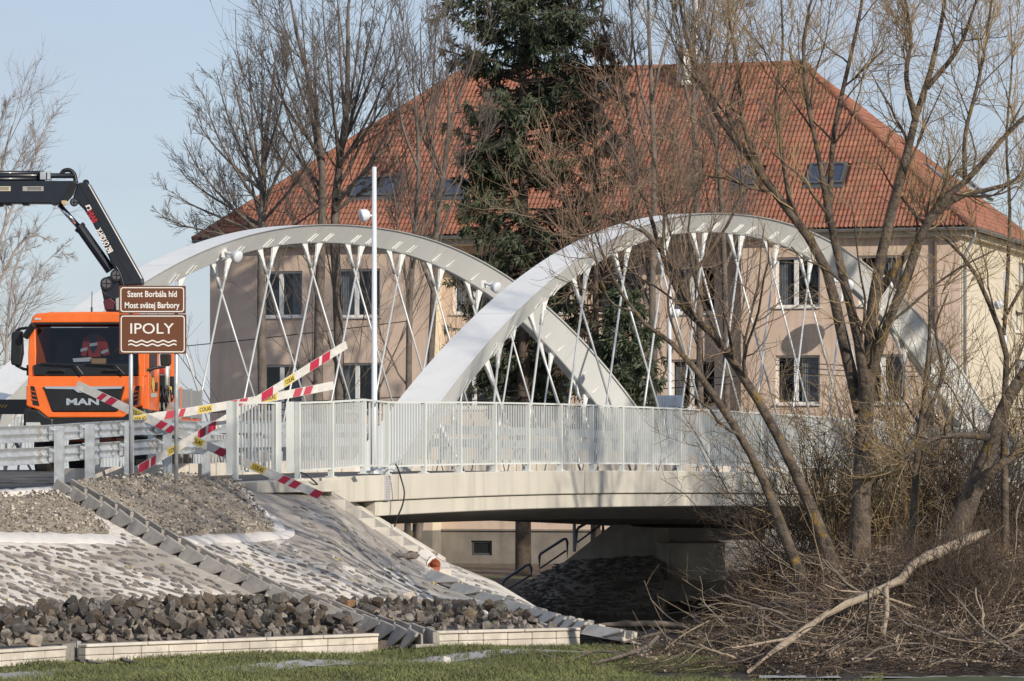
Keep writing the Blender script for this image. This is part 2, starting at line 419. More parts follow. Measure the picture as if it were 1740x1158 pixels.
# lawn in front
lx = np.linspace(-16, 22, 60)
def lawn_far(px): return foot(px)[1] + .15
lr = []
for v in np.linspace(0, 1, 24):
    row = []
    for px in np.linspace(-260, 2300, 60):
        Zf = interp(FOOT, px, 2) + .1 if px < 1115 else 62.0 + (px - 1115) * .002
        Z = 40 + (Zf - 40) * v
        x = (px - 870) * Z / F
        z = LAWN_Z + .035 * math.sin(x * 1.3 + Z) + .03 * math.sin(Z * 1.1 - x * .6)
        row.append(A(x, Z, z))
    lr.append(row)
lr.append([p + A(.3, 2.5, -1.6) for p in lr[-1]])
lr.append([p + A(.3, 4.5, -3.0) for p in lr[-2]])
MB().grid(lr).build('lawn', M['lawn'], kind='structure', smooth=True)
MB().grid([[A(-120, 62, WATER_Z), A(200, 62, WATER_Z)], [A(-120, 119, WATER_Z), A(200, 119, WATER_Z)]]).build('river', M['water'], kind='structure')
# far bank
fb = []
for Z, z in ((111.5, -4.3), (113.5, -3.9), (118, -3.55), (124, -3.35), (140, -3.25), (200, -3.2), (1500, -3.2)):
    fb.append([A(x, Z + .4 * math.sin(x * .7), z + .10 * math.sin(x * 1.1 + Z) * (Z < 130)) for x in np.linspace(-60, 90, 70) * (1 if Z < 150 else Z / 150)])
MB().grid(fb).build('far_bank', M['soil'], kind='structure', smooth=True)

# ================================================================ ARCH BRIDGE
K = 1.163
AZ = .4477
BX, BY = A(math.sin(AZ), math.cos(AZ), 0), A(-math.cos(AZ), math.sin(AZ), 0)
B0 = A(-2.7084 * K, 70.0 * K, 0)
SPAN, BW, RISE, ZS, TILT = 33.5933 * K, 9.0416 * K, 5.4247 * K, -.3563 * K, .0126
DC, DS, EXPO = .3829 * K, .8844 * K, 2.1575
WN, WNS, WF, WFS, BOFF, LEAN = .3042 * K, .4982 * K, .3554 * K, .4021 * K, .3491 * K, .0084
def B(s, t, z=0.): return B0 + BX * s + BY * t + A(0, 0, z)
def zd(s): return -.00095 * (s - 4.65) ** 2 if s < 4.65 else -.00052 * (s - 4.65) ** 2
RB = np.stack([BX, BY, A(0, 0, 1)], 1)
bridge = thing('arch_bridge', 'white twin arch road bridge over the river with crossing hangers', 'bridge', B(0, 0, -.4))
def arch_section(u, k):
    ue = abs(u); s = SPAN * (u + 1) / 2
    z = ZS + RISE * (1 - ue ** EXPO) + TILT * s
    dz = -RISE * EXPO * ue ** (EXPO - 1) * (1 if u > 0 else -1) / (SPAN / 2) + TILT
    n = A(-dz, 1) / math.hypot(dz, 1)
    d = DC + (DS - DC) * ue ** 2; wn = WN + (WNS - WN) * ue ** 2; wf = WF + (WFS - WF) * ue ** 2
    sg = 1 if k == 0 else -1
    def pt(ss, zz, off): return B(ss, BW * k + off + sg * LEAN * (zz - ZS), zz)
    sb, zb = s - n[0] * d, z - n[1] * d
    return [pt(s, z, -wn), pt(s, z, wf), pt(sb, zb, wf - .24), pt(sb, zb, -wn + BOFF)], (sb, zb, n)
us = np.linspace(-1.0, 1.0, 121)
def bottom_at(s, k):
    lo, hi = -1., 1.
    for _ in range(40):
        m = (lo + hi) / 2
        if arch_section(m, k)[1][0] < s: lo = m
        else: hi = m
    sec, (sb, zb, n) = arch_section(lo, k)
    return (sec[2] + sec[3]) / 2, n, sec
for k in (0, 1):
    m = MB(); rg = [arch_section(u, k)[0] for u in us]
    rg = [[p + 0 for p in r] for r in rg]
    m.loft(rg)
    arch = m.build('arch', M['arch'], bridge, bevel=.018, segs=1)
    fix_normals(arch)
    for u0 in np.linspace(-.86, .86, 10):
        ws = MB(); rr_ = []
        for u_ in (u0 - .0011, u0 + .0011):
            sec_ = arch_section(u_, k)[0]; ctr_ = sum(sec_) / 4; rr_.append([ctr_ + (p_ - ctr_) * 1.006 for p_ in sec_])
        ws.loft(rr_); ws.build('weld_seam', M['steel'], arch)
    # narrow raised flange along the near top edge
    fl = MB()
    fl.loft([[r[0] + (r[0] - r[1]) * .045 + (r[3] - r[0]) * .03, r[0] + (r[0] - r[1]) * .045 - (r[3] - r[0]) * .012, r[0] + (r[1] - r[0]) * .02 - (r[3] - r[0]) * .012, r[0] + (r[1] - r[0]) * .02 + (r[3] - r[0]) * .03] for r in rg])
    fix_normals(fl.build('flange', M['arch'], arch))
    for i in range(-1, 13):
        sc_ = 6.5 + 2.265 * i + .0
        for sgn in (-1, 1):
            sa = sc_ + sgn * .40
            p, n, sec = bottom_at(sa, k)
            nv = -(BX * n[0] + A(0, 0, n[1]))
            # hanger leans: the rod from the far bracket of the pair runs back towards the pair's other side
            zend = zd(sa) - .05
            hgt = p[2] - zend
            if hgt < 1.0: continue
            send = sa - sgn * hgt * .52
            tend = BW * k - .30
            e = B(send, tend, zd(send) - .05)
            dr = unit(e - p)
            ft = BX
            tip = p + dr * .47
            br = MB()
            nb = 6
            prof = []
            for q, w_, dpt in ((0.0, .34, 0), (.07, .24, 0), (.20, .15, 0), (.36, .10, 0), (.50, .06, 0)):
                c = p + dr * q - dr * .0
                if q == 0: c = p - dr * .06
                a = ft * w_ / 2 + A(0, 0, 0); th = BY * .035
                prof.append([c - a - th, c + a - th, c + a + th, c - a + th])
            br.loft(prof)
            fix_normals(br.build('hanger_bracket', M['arch'], bridge, bevel=.008, segs=1))
            # raised weld plates on the side face over the bracket
            pl = MB()
            side = (sec[0] - sec[3]); outn = unit(np.cross(side, BX)); outn = outn if outn @ BY < 0 else -outn
            for q in (-.07, .07):
                a0 = sec[3] + BX * (q + .05) + side * .12; a1 = sec[3] + BX * (q + .19) + side * .52
                pl.loft([[a0 + outn * .0, a0 + BX * .02, a0 + BX * .02 + outn * .022, a0 + outn * .022], [a1, a1 + BX * .02, a1 + BX * .02 + outn * .022, a1 + outn * .022]])
            pl.build('gusset_plate', M['arch'], bridge)
            h = MB(); h.tube([tip - dr * .16, tip + dr * .18], .045, 8)
            h.tube([tip + dr * .15, e], .025, 8)
            h.build('hanger', M['hanger'], bridge, smooth=True)
# deck slab, fascia, kerbs
ss = np.linspace(-10.5, 40.5, 52)
def strip(prof, ss, fn=zd):
    """prof: list of (t, dz) loop"""
    return [[B(s, t, fn(s) + z) for t, z in prof] for s in ss]
TE = -3.12                              # outer edge of the front walkway
deck = MB(); deck.loft(strip([(TE + .06, -.02), (1.2, .0), (1.2, -.40), (TE + .06, -.40)], ss)); fix_normals(deck.build('walkway_slab', M['asphalt'], bridge))
deck = MB(); deck.loft(strip([(1.2, .02), (BW - 1.2, .02), (BW - 1.2, -.42), (1.2, -.42)], ss)); fix_normals(deck.build('road_slab', M['asphalt'], bridge))
deck = MB(); deck.loft(strip([(BW - 1.2, .0), (BW + 3.1, .0), (BW + 3.1, -.40), (BW - 1.2, -.40)], ss)); fix_normals(deck.build('walkway_slab', M['asphalt'], bridge))
fa = MB(); fa.loft(strip([(TE, .0), (TE + .30, .0), (TE + .30, -.47), (TE, -.47)], ss)); fix_normals(fa.build('fascia_band', M['fascia'], bridge, bevel=.015, segs=1))
s2 = ss[ss > -4.9]; s2 = np.concatenate([[-4.9], s2])
fj = MB(); fj.loft(strip([(TE + .10, -.47), (TE + .25, -.47), (TE + .25, -.50), (TE + .10, -.50)], s2)); fj.build('fascia_joint', M['fascia_joint'], bridge)
fa = MB(); fa.loft(strip([(TE + .05, -.49), (TE + .30, -.49), (TE + .30, -.77), (TE + .05, -.75)], s2)); fix_normals(fa.build('fascia_band', M['fascia'], bridge, bevel=.012, segs=1))
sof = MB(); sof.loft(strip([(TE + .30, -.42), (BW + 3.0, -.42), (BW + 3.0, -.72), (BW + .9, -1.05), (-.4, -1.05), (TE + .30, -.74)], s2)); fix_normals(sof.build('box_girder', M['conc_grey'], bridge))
fa = MB(); fa.loft(strip([(BW + 3.0, .0), (BW + 3.3, .0), (BW + 3.3, -.75), (BW + 3.0, -.75)], ss)); fix_normals(fa.build('fascia_band', M['fascia'], bridge))
# vertical joint lines in the fascia: thin recess strips set in as dark slots
for s in (-9.0, -4.1, 4.2, 12.5, 20.8, 29.1):
    j = MB(); j.box(B(s, TE - .001, zd(s) - .235), (.012, .012, .46), RB); j.build('fascia_joint', M['fascia_joint'], bridge)
# kerb stones between walkway and road: each block a part
kb = MB(); kb.box((0, 0, 0), (.96, .22, .26)); kme = kb.mesh('kerb_block', M['kerb'], shift=A(0, 0, 0))
for s in np.arange(-9.5, 39, 1.0):
    o = link('kerb_block', kme, B(s, .35, zd(s) + .10), bridge); o.rotation_euler = (0, 0, math.pi / 2 - AZ)
# abutments
ab = MB(); ab.box(B(-7.4, BW / 2 - .2, -2.6), (5.0, BW + 4.6, 4.0), RB); ab.build('near_abutment', M['conc_dark'], bridge)
ab = MB(); ab.box(B(-4.6, -2.3, -.92), (.9, .8, .34), RB); ab.build('bearing_seat', M['concrete'], bridge)
# far abutment: rounded cap on a plinth, wing wall and slope pitched with stones
fa_ = MB()
ring = []
for a in np.linspace(math.pi, 1.5 * math.pi, 9): ring.append((1.0 + .9 * math.cos(a), .9 + .9 * math.sin(a)))
def plan(lst, org, z0, z1):
    o = np.asarray(org, float)
    b = [o + A(x, y, 0) for x, y in lst]
    return [[p + A(0, 0, z0) for p in b], [p + A(0, 0, z1) for p in b]]
org = P(1112, 800, 116.5)
fa_.loft(plan(ring + [(2.0, 0), (2.0, 6), (.1, 6)], org, -3.1, -2.05)); fix_normals(fa_.build('far_abutment', M['concrete'], bridge))
w = MB(); w.box(org + A(6.5, 3.2, -3.4), (14, 5.6, .9)); w.build('abutment_plinth', M['conc_grey'], bridge); w = MB(); w.box(org + A(13.6, 9.0, -2.4), (24, .6, 3.4)); w.build('abutment_wall', M['conc_grey'], bridge)
w = MB(); w.box(org + A(1.6, 2.2, -1.72), (3.3, .5, .55)); w.build('bearing_beam', M['conc_dark'], bridge)
pp = MB(); pp.tube([org + A(-1.0, -1.0, -1.34), org + A(-.6, -.6, -1.52), org + A(0, -.5, -1.56), org + A(8, -.4, -1.6)], .05, 8); pp.build('drain_pipe', M['black'], bridge, smooth=True)
ww = MB()
wp = [P(950, 962, 119.2), P(1046, 887, 118.4), P(1118, 887, 117.6), P(1118, 985, 117.6), P(1000, 985, 118.6)]
ww.prism(wp, A(.35, .9, 0)); fix_normals(ww.build('wing_wall', M['concrete'], bridge))
fs = []
top = [(880, 1000, 119.5), (915, 978, 119.4), (955, 956, 119.0), (1010, 950, 118.3), (1060, 947, 117.9), (1118, 946, 117.4)]
bot = [(905, 1046, 113.5), (925, 1050, 112.4), (950, 1052, 111.4), (1010, 1052, 111.2), (1060, 1052, 111.2), (1135, 1052, 111.2)]
for v in np.linspace(0, 1, 10): fs.append([P(*a) * (1 - v) + P(*b) * v for a, b in zip(top, bot)])
far_cone = MB().grid(fs).build('far_slope', M['mortar'], kind='structure', smooth=True)
fst = MB()
for i in range(900):
    u, v = rng.random() * 4.999, rng.random()
    k = int(u); u -= k
    a = P(*top[k]) * (1 - u) + P(*top[k + 1]) * u; b = P(*bot[k]) * (1 - u) + P(*bot[k + 1]) * u
    c = a + (b - a) * v
    w_, h_ = rng.uniform(.07, .17), rng.uniform(.03, .07)
    x = A(1, .1, 0); y = unit(b - a)
    ang = np.sort(rng.random(6)) * 6.28
    ringp = [c + x * w_ * math.cos(q) + y * h_ * 2 * math.sin(q) + A(0, -.01, .015) for q in ang]
    mid = c + A(0, -.03, .04)
    fst.add(np.vstack([ringp, [mid]]), [[j, (j + 1) % 6, 6] for j in range(6)])
fst.build('pitching_stones', M['slab_stone'], far_cone, kind='stuff')
# floodlights and lamp posts
def spin(profile, sides=16):
    """rings round z from (r, z) pairs"""
    th = np.arange(sides) * 2 * math.pi / sides
    return [[A(r * math.cos(a), r * math.sin(a), z) for a in th] for r, z in profile]
def lamp_head(mb, at, aim, size=1.0):
    z = unit(aim); x = unit(np.cross(A(0, 1, .1), z)); y = np.cross(z, x); Rm = np.stack([x, y, z], 1)
    prof = [(.02, -.24), (.10, -.23), (.17, -.16), (.20, -.02), (.21, .03), (.185, .05), (.15, .075), (.05, .09)]
    mb.loft([[np.asarray(at) + Rm @ (p * size) for p in r] for r in spin(prof)])
def lamp_post(px, pyt, Z, z0, head_py, hx, label):
    base = P(px, 800, Z); base[2] = z0
    ztop = (HOR - pyt) * Z / F
    t = thing('lamp_post', label, 'lamp post', base, 'lamp posts along the bridge')
    m = MB(); m.tube([base, base + A(0, 0, 1.2), base + A(0, 0, 1.25), A(base[0], base[1], ztop)], [.075, .075, .055, .042], 14); m.build('pole', M['lampw'], t, smooth=True)
    m = MB(); m.tube([base, base + A(0, 0, .06)], .17, 12); m.build('base_plate', M['galv'], t)
    zl = (HOR - head_py) * Z / F
    m = MB(); m.tube([A(base[0], base[1], zl), A(base[0] + hx * .13, base[1], zl)], .025, 8); m.build('arm', M['lampw'], t, smooth=True)
    m = MB(); lamp_head(m, A(base[0] + hx * .22, base[1] - .02, zl), A(hx * .9, -.25, -.25), .6); fix_normals(m.build('lamp_head', M['lampw'], t, smooth=True))
lamp_post(636, 284, 76.0, -.06, 367, -1, 'tall white lamp post standing at the railing before the two arches')
lamp_post(1138, 470, 113.0, -.45, 533, 1, 'thin white lamp post rising behind the front arch near the spruce')
lamp_post(1708, 463, 112.0, -.35, 519, -1, 'white lamp post against the cream end wall of the building')
def floodlight(px, py, Z, aim, label):
    p = P(px, py, Z)
    t = thing('floodlight', label, 'floodlight', p, 'floodlights on the arches')
    m = MB(); lamp_head(m, p, aim, .72); fix_normals(m.build('housing', M['lampw'], t, smooth=True))
    m = MB(); m.tube([p - unit(A(*aim)) * .2, p + A(-.30, .25, .12)], .035, 8); m.box(p + A(-.34, .3, .1), (.12, .12, .2)); m.build('mount', M['arch'], t)
floodlight(404, 437, 97.2, (.7, -.5, -.35), 'white floodlight fixed under the rear arch above the brown signs')
floodlight(844, 489, 107.2, (.7, -.5, -.3), 'white floodlight on the rear arch just where the front arch crosses it')
floodlight(1441, 486, 103.0, (-.3, -.5, -.35), 'white floodlight under the falling limb of the front arch')

# footbridge railing: posts, panels of slats
TR = -2.91
railing = thing('footbridge_railing', 'long white slatted railing along the front walkway of the bridge', 'railing', B(0, TR, 0))
S_P = [-2.63 + 1.523 * k for k in range(-1, 29)]
posts = [B(s, TR, zd(s)) for s in S_P]
p_first = posts[0]
left = [P(617, 806, 74.6), P(562.5, 811, 73.4), P(506, 814.5, 72.4)]
left = [A(p[0], p[1], (HOR - y) * p[1] / F) for p, y in zip(left, (805.5, 811, 814.5))]
allp = left[::-1] + posts
HR = 1.36
post_b = MB(); post_b.box((0, 0, HR / 2), (.055, .10, HR)); post_b.box((0, .0, .008), (.18, .14, .016)); pm_post = post_b.mesh('post', M['steel'])
sl_b = MB(); sl_b.box((0, 0, 0), (.013, .034, 1.14)); pm_slat = sl_b.mesh('slat', M['steel'])
n_slat = 0
def rail_panel(a, b, nsl, parent, close=True):
    global n_slat
    d = b - a; L = np.linalg.norm(d[:2]); x = d / np.linalg.norm(d); az = math.atan2(d[1], d[0])
    mid = (a + b) / 2
    m = MB(); Rm = frame(x, A(0, 0, 1))
    m.box(mid + A(0, 0, HR - .02), (np.linalg.norm(d) - .062, .075, .034), Rm); pn = m.build('panel', M['steel'], parent)
    m = MB(); m.box(mid + A(0, 0, .15), (np.linalg.norm(d) - .062, .05, .03), Rm); m.build('bottom_rail', M['steel'], pn)
    gap = MB()
    for i in range(nsl):
        c = a + d * ((i + .5 + .25) / (nsl + .5)) + A(0, 0, .165 + .57)
        if n_slat < 299 or nsl < 12:
            o = link('slat', pm_slat, c, pn); o.rotation_euler = (0, 0, az); n_slat += 1
        else: gap.box(c, (.013, .034, 1.14), rotz(az))
    if gap.n: gap.build('slat', M['steel'], pn, kind='stuff')
    return pn
def rail_post(p, d, parent):
    o = link('post', pm_post, p, parent); o.rotation_euler = (0, 0, math.atan2(d[1], d[0]))
for i, p in enumerate(allp):
    d = allp[min(i + 1, len(allp) - 1)] - allp[max(i - 1, 0)]
    rail_post(p, d, railing)
    if i + 1 < len(allp): rail_panel(p, allp[i + 1], 13 if i != 2 else 6, railing)
# the wide end post where the long railing starts
m = MB(); q = allp[0]; m.box(q + A(-.13, -.05, HR / 2 + .06), (.14, .06, HR - .12)); m.build('end_plate', M['steel'], railing)
# short detached panel
shortr = thing('railing_panel', 'short detached white slatted railing piece beside the gap in the railing', 'railing', P(432, 812, 72.0))
a, b = P(400, 816, 71.3), P(467, 815, 72.2)
rail_post(a, b - a, shortr); rail_post(b, b - a, shortr); rail_panel(a, b, 11, shortr)
for q in (a + A(-.10, -.03, 0), b + A(.06, 0, 0)):
    m = MB(); m.box(q + A(0, 0, HR / 2 + .05), (.11, .05, HR - .10)); m.build('end_plate', M['steel'], shortr)
# kerb under the railing start
kb2 = MB()
k0, k1 = P(404, 819, 70.9), P(546, 817, 72.9)
kb2.box((k0 + k1) / 2 + A(0, .35, -.10), (np.linalg.norm(k1 - k0), .8, .19), frame(k1 - k0, A(0, 0, 1))); kerb1 = kb2.build('kerb', M['fascia'], kind='structure', bevel=.012)
# safety barrier on the bridge between walkway and road
bar = thing('bridge_barrier', 'pale steel safety barrier along the carriageway behind the slatted railing', 'barrier', B(0, .75, 0))
for z, h in ((.78, .17), (.50, .17)):
    m = MB(); m.loft(strip([(.62, z), (.70, z), (.70, z + h), (.66, z + h * .5), (.62, z + h)], np.linspace(-9, 39, 30))); fix_normals(m.build('beam', M['galv'], bar))
for s in np.arange(-8.4, 38, 2.0):
    m = MB(); m.box(B(s, .80, zd(s) + .48), (.10, .12, .96), RB); m.build('post', M['galv'], bar)
bar2 = thing('far_railing', 'white railing on the far side of the road bridge behind the rear arch', 'railing', B(0, BW + 2.8, 0))
m = MB(); m.loft(strip([(BW + 2.8, 1.25), (BW + 2.86, 1.25), (BW + 2.86, 1.31), (BW + 2.8, 1.31)], np.linspace(-4, 39, 20))); m.build('top_rail', M['steel'], bar2)
m = MB()
for s in np.arange(-4, 39, .15): m.box(B(s, BW + 2.83, zd(s) + .68), (.014, .04, 1.1), RB)
m.build('slat', M['steel'], bar2, kind='stuff')
# gauge board and cable on the fascia
g = thing('expansion_joint_cover', 'narrow ribbed plate fixed upright on the cream bridge edge', 'cover plate', B(-4.5, TE - .02, -.3))
m = MB(); c = B(-4.55, TE - .012, zd(-4.5) - .24); m.box(c, (.20, .02, .46), RB); m.build('plate', mat('lilac grey plate', (.55, .54, .60), .5), g)
for i in range(15):
    m = MB(); m.box(c + A(0, 0, -.21 + i * .03) - BY * .014, (.19, .012, .011), RB); m.build('rib', M['conc_grey'], g)
def cable(name, pts, r, label, n=26):
    m = MB(); m.tube(curve(pts, n), r, 6); return m.build(name, M['black'], smooth=True, label=label, cat='cable')
cable('hanging_cable', [P(672, 789, 76.2), P(676, 796, 75.8), P(681, 812, 75.9), P(687, 836, 75.9), P(684, 858, 75.9), P(676, 878, 76.0), P(670, 896, 76.0)], .016, 'black cable hanging in a curve over the cream bridge edge')
cable('loose_cable', [P(507, 802, 72.6), P(514, 804, 72.3), P(524, 810, 72.2), P(536, 820, 72.3), P(547, 832, 73.0)], .014, 'short black cable trailing from the end post of the railing to the stairs')
# ================================================================ NEAR BANK: gravel, pitching, rocks, drains, stairs, kerb walls
def hull(pts):
    bm = bmesh.new()
    for p in pts: bm.verts.new(p)
    r = bmesh.ops.convex_hull(bm, input=bm.verts)
    bmesh.ops.delete(bm, geom=[g for g in r['geom_interior'] if isinstance(g, bmesh.types.BMVert)], context='VERTS')
    bmesh.ops.recalc_face_normals(bm, faces=bm.faces)
    bm.verts.index_update()
    v = np.array([x.co[:] for x in bm.verts]); f = np.array([[x.index for x in q.verts] for q in bm.faces])
    bm.free(); return v, f
def rock_shape(n, sq=.5):
    d = unit(rng.normal(size=(n, 3)))
    p = np.sign(d) * np.abs(d) ** sq
    return hull(p / np.abs(p).max() * rng.uniform(.75, 1.05, (n, 1)))
def inside(px, py, poly):
    c = False; n = len(poly)
    for i in range(n):
        x1, y1 = poly[i]; x2, y2 = poly[i - 1]
        if (y1 > py) != (y2 > py) and px < (x2 - x1) * (py - y1) / (y2 - y1) + x1: c = not c
    return c
CH1 = [(106, 836), (150, 858), (198, 882), (248, 911), (300, 938), (352, 965), (402, 987), (470, 1017), (540, 1040), (614, 1065), (690, 1086), (725, 1096)]
CH2 = [(737, 985), (775, 1003), (815, 1018), (858, 1034), (905, 1049), (950, 1064), (1010, 1080), (1060, 1090)]
def chute_y(px, tab): return float(np.interp(px, [c[0] for c in tab], [c[1] for c in tab]))
def off_chute(px, py, m=17):
    if 100 < px < 740 and abs(py - chute_y(px, CH1)) < m: return False
    if 735 < px < 1062 and abs(py - chute_y(px, CH2)) < m * .7: return False
    return True
GR_L = [(-160, 850), (60, 843), (104, 836), (125, 852), (160, 880), (188, 908), (100, 909), (-160, 906)]
GR_R = [(110, 830), (140, 824), (200, 817), (300, 812), (396, 822), (412, 838), (440, 872), (466, 904), (420, 910), (330, 913), (290, 917), (240, 898), (180, 868), (130, 845)]
# gravel blankets: a raised skin with an uneven top, then loose pebbles on it
def blanket(poly, name, lift):
    xs = [p[0] for p in poly]; ys = [p[1] for p in poly]
    m = MB(); idx = {}; V = []; Fq = []
    gx = np.arange(min(xs), max(xs) + 5, 5.); gy = np.arange(min(ys), max(ys) + 4, 3.)
    def vid(i, j):
        if (i, j) not in idx:
            c, n, _, _ = spn(gx[i], gy[j]); e = 0
            inn = all(inside(gx[i] + a, gy[j] + b, poly) for a, b in ((9, 0), (-9, 0), (0, 5), (0, -5)))
            idx[(i, j)] = len(V); V.append(c + n * (lift * (1 if inn else .12) * rng.uniform(.75, 1.25)))
        return idx[(i, j)]
    for i in range(len(gx) - 1):
        for j in range(len(gy) - 1):
            if inside(gx[i] + 2.5, gy[j] + 1.5, poly): Fq.append([vid(i, j), vid(i + 1, j), vid(i + 1, j + 1), vid(i, j + 1)])
    m.add(V, Fq); return fix_normals(m.build(name, M['gravel'], kind='stuff', smooth=True))
blanket(GR_L, 'gravel', .07); blanket(GR_R, 'gravel', .10)
pv = [rock_shape(9, .8) for _ in range(6)]
def scatter(variants, n, sampler, size, mats, name):
    m = MB(); k = 0
    while k < n:
        got = sampler()
        if got is None: continue
        c, nrm = got; v, f = variants[rng.integers(len(variants))]
        s = size() ; q = rng.normal(size=4); q /= np.linalg.norm(q)
        Rm = np.array(Matrix.Rotation(rng.uniform(0, 6.28), 3, Vector(unit(rng.normal(size=3)))))
        m.add((v * A(1, rng.uniform(.6, 1), rng.uniform(.5, .9)) * s) @ Rm.T + c, f, int(rng.integers(len(mats)))); k += 1
    return m.build(name, mats, kind='stuff')
def in_poly(poly, lift):
    xs = [p[0] for p in poly]; ys = [p[1] for p in poly]
    def f():
        px, py = rng.uniform(min(xs), max(xs)), rng.uniform(min(ys), max(ys))
        if px < -20 or not inside(px, py, poly) or not off_chute(px, py, 13): return None
        c, n, _, _ = spn(px, py); return c + n * lift, n
    return f
gm = [M['gravel'], M['gravel_b'], M['gravel_c'], M['gravel']]
scatter(pv, 1500, in_poly(GR_L, .075), lambda: rng.choice([.014, .02, .03, .042], p=[.35, .35, .22, .08]), gm, 'gravel')
scatter(pv, 3600, in_poly(GR_R, .105), lambda: rng.choice([.014, .02, .03, .045], p=[.35, .35, .22, .08]), gm, 'gravel')
# white lean concrete borders
def ribbon(pts, wid, lift, name, m_, label=None, **kw):
    """flat band on the slope along pixel points (x, y, half height px)"""
    g = MB(); rows_ = []; kw = {'label': label, **kw}
    for px, py, hw in pts:
        j = rng.uniform(-.18, .18) * hw
        rows_.append([spn(px, py - hw + j)[0] + spn(px, py)[1] * .004, spn(px, py - hw * .85 + j)[0] + spn(px, py)[1] * (lift + rng.normal(0, .006)), spn(px, py + hw * .8 - j)[0] + spn(px, py)[1] * (lift + rng.normal(0, .006)), spn(px, py + hw - j)[0] + spn(px, py)[1] * .004])
    return fix_normals(g.grid(rows_).build(name, m_, smooth=True, **kw))
def dens(tab, step=9):
    out = []
    for a, b in zip(tab[:-1], tab[1:]):
        n = max(1, int(abs(b[0] - a[0]) / step + abs(b[1] - a[1]) / step))
        for i in range(n): out.append(tuple(a[k] + (b[k] - a[k]) * i / n for k in range(3)))
    return out + [tab[-1]]
ribbon(dens([(-160, 913, 9), (0, 914, 9), (100, 916, 8), (185, 917, 8), (214, 926, 5)]), 0, .022, 'concrete_edging', M['lean'], label='white lean concrete band below the gravel at the drain', cat='concrete edging')
ribbon(dens([(278, 921, 6), (340, 918, 7), (420, 915, 8), (490, 909, 8), (500, 905, 5)]), 0, .022, 'concrete_edging', M['lean'], label='white lean concrete band along the lower edge of the wide gravel patch', cat='concrete edging')
ribbon([(404 + i * 6.2, 838 + i * 5.2 + rng.uniform(-1, 1), 9 + rng.uniform(-2, 2)) for i in range(14)], 0, .02, 'concrete_edging', M['lean'], label='white lean concrete band running down the edge of the wide gravel patch', cat='concrete edging')
ribbon(dens([(-160, 847, 4), (20, 841, 4), (70, 838, 5), (98, 838, 8), (112, 848, 10), (120, 858, 5)]), 0, .06, 'concrete_edging', M['lean'], label='white concrete lump and band where the drain begins below the guardrail', cat='concrete edging')

# pitching stones
def stone_shape():
    n = 8; a = np.sort((np.arange(n) + rng.uniform(-.35, .35, n)) / n * 6.283)
    x, y = np.cos(a) * rng.uniform(.8, 1.05, n), np.sin(a) * rng.uniform(.75, 1.05, n)
    b = np.stack([x, y, np.full(n, -.5)], 1); t = np.stack([x * .86, y * .8, .8 + rng.uniform(-.15, .15, n)], 1); c = np.array([[0, 0, 1.0]])
    f = [[i, (i + 1) % n, n + (i + 1) % n] for i in range(n)] + [[i, n + (i + 1) % n, n + i] for i in range(n)] + [[n + i, n + (i + 1) % n, 2 * n] for i in range(n)]
    return np.vstack([b, t, c]), np.array(f)
sv = [stone_shape() for _ in range(12)]
sme = [MB().add(v, f).mesh('stone', M['slab_stone']) for v, f in sv]
SLATE = []
def rock_top(px): return float(np.interp(px, [-160, 0, 110, 230, 400, 520, 640, 800, 900, 960], [1040, 1034, 1023, 1020, 1012, 1018, 1018, 1022, 1042, 1068]))
def pitch_ok(px, py):
    if inside(px, py, GR_L) or inside(px, py, GR_R) or not off_chute(px, py, 19): return False
    if px < 200 and py < 927: return False
    if px < 500 and py < chute_y(max(px, 107), CH1) and px > 106 and py < 926: return False
    if 396 < px < 505 and py < 926 and abs(px - np.interp(py, [838, 905], [408, 490])) < 22: return False
    if px < 404: pass
    y0 = interp(CREST, px, 1)
    if px > 566:
        ystair = np.interp(px, [540, 680, 745], [838, 925, 962])
        if py < ystair + 12 and px < 745: return False
    if px > 690 and px < 775 and abs(py - (965)) < 24: return False
    return y0 + 6 < py < rock_top(px) + 6
py = 846.
while py < 1068:
    px = -60 + rng.uniform(0, 20)
    while px < 945:
        x, y = px + rng.uniform(-5, 5), py + rng.uniform(-4, 4)
        if rng.random() < .93 and pitch_ok(x, y): SLATE.append((x, y))
        px += rng.uniform(12, 22)
    py += 6.6
vis = [q for q in SLATE if q[0] > -14]; rest = [q for q in SLATE if q[0] <= -14]
order = rng.permutation(len(vis))
paving = thing('stone_pitching', 'sloping bank paving of dark flat stones set in white mortar above the rock strip', 'stone paving', sp(320, 970))
stuff = MB()
for rank, i in enumerate(list(order) + [None] * 0):
    px, py = vis[i]
    c, n, du, dv = spn(px, py)
    ang = rng.normal(.98, .16); x = unit(du * math.cos(ang) + dv * math.sin(ang)); Rm = frame(x, n)
    L = rng.uniform(.055, .155); W_ = rng.uniform(.035, .085); T = rng.uniform(.012, .035)
    if 400 < px < 660 and py < 960: T *= .55
    if rank < 299:
        o = link('stone', sme[rng.integers(12)], c, paving)
        o.rotation_euler = Matrix(Rm.tolist()).to_euler(); o.scale = (L, W_, T)
    else:
        v, f = sv[rng.integers(12)]; stuff.add((v * A(L, W_, T)) @ Rm.T + c, f)
if stuff.n: stuff.build('stone', M['slab_stone'], paving, kind='stuff')
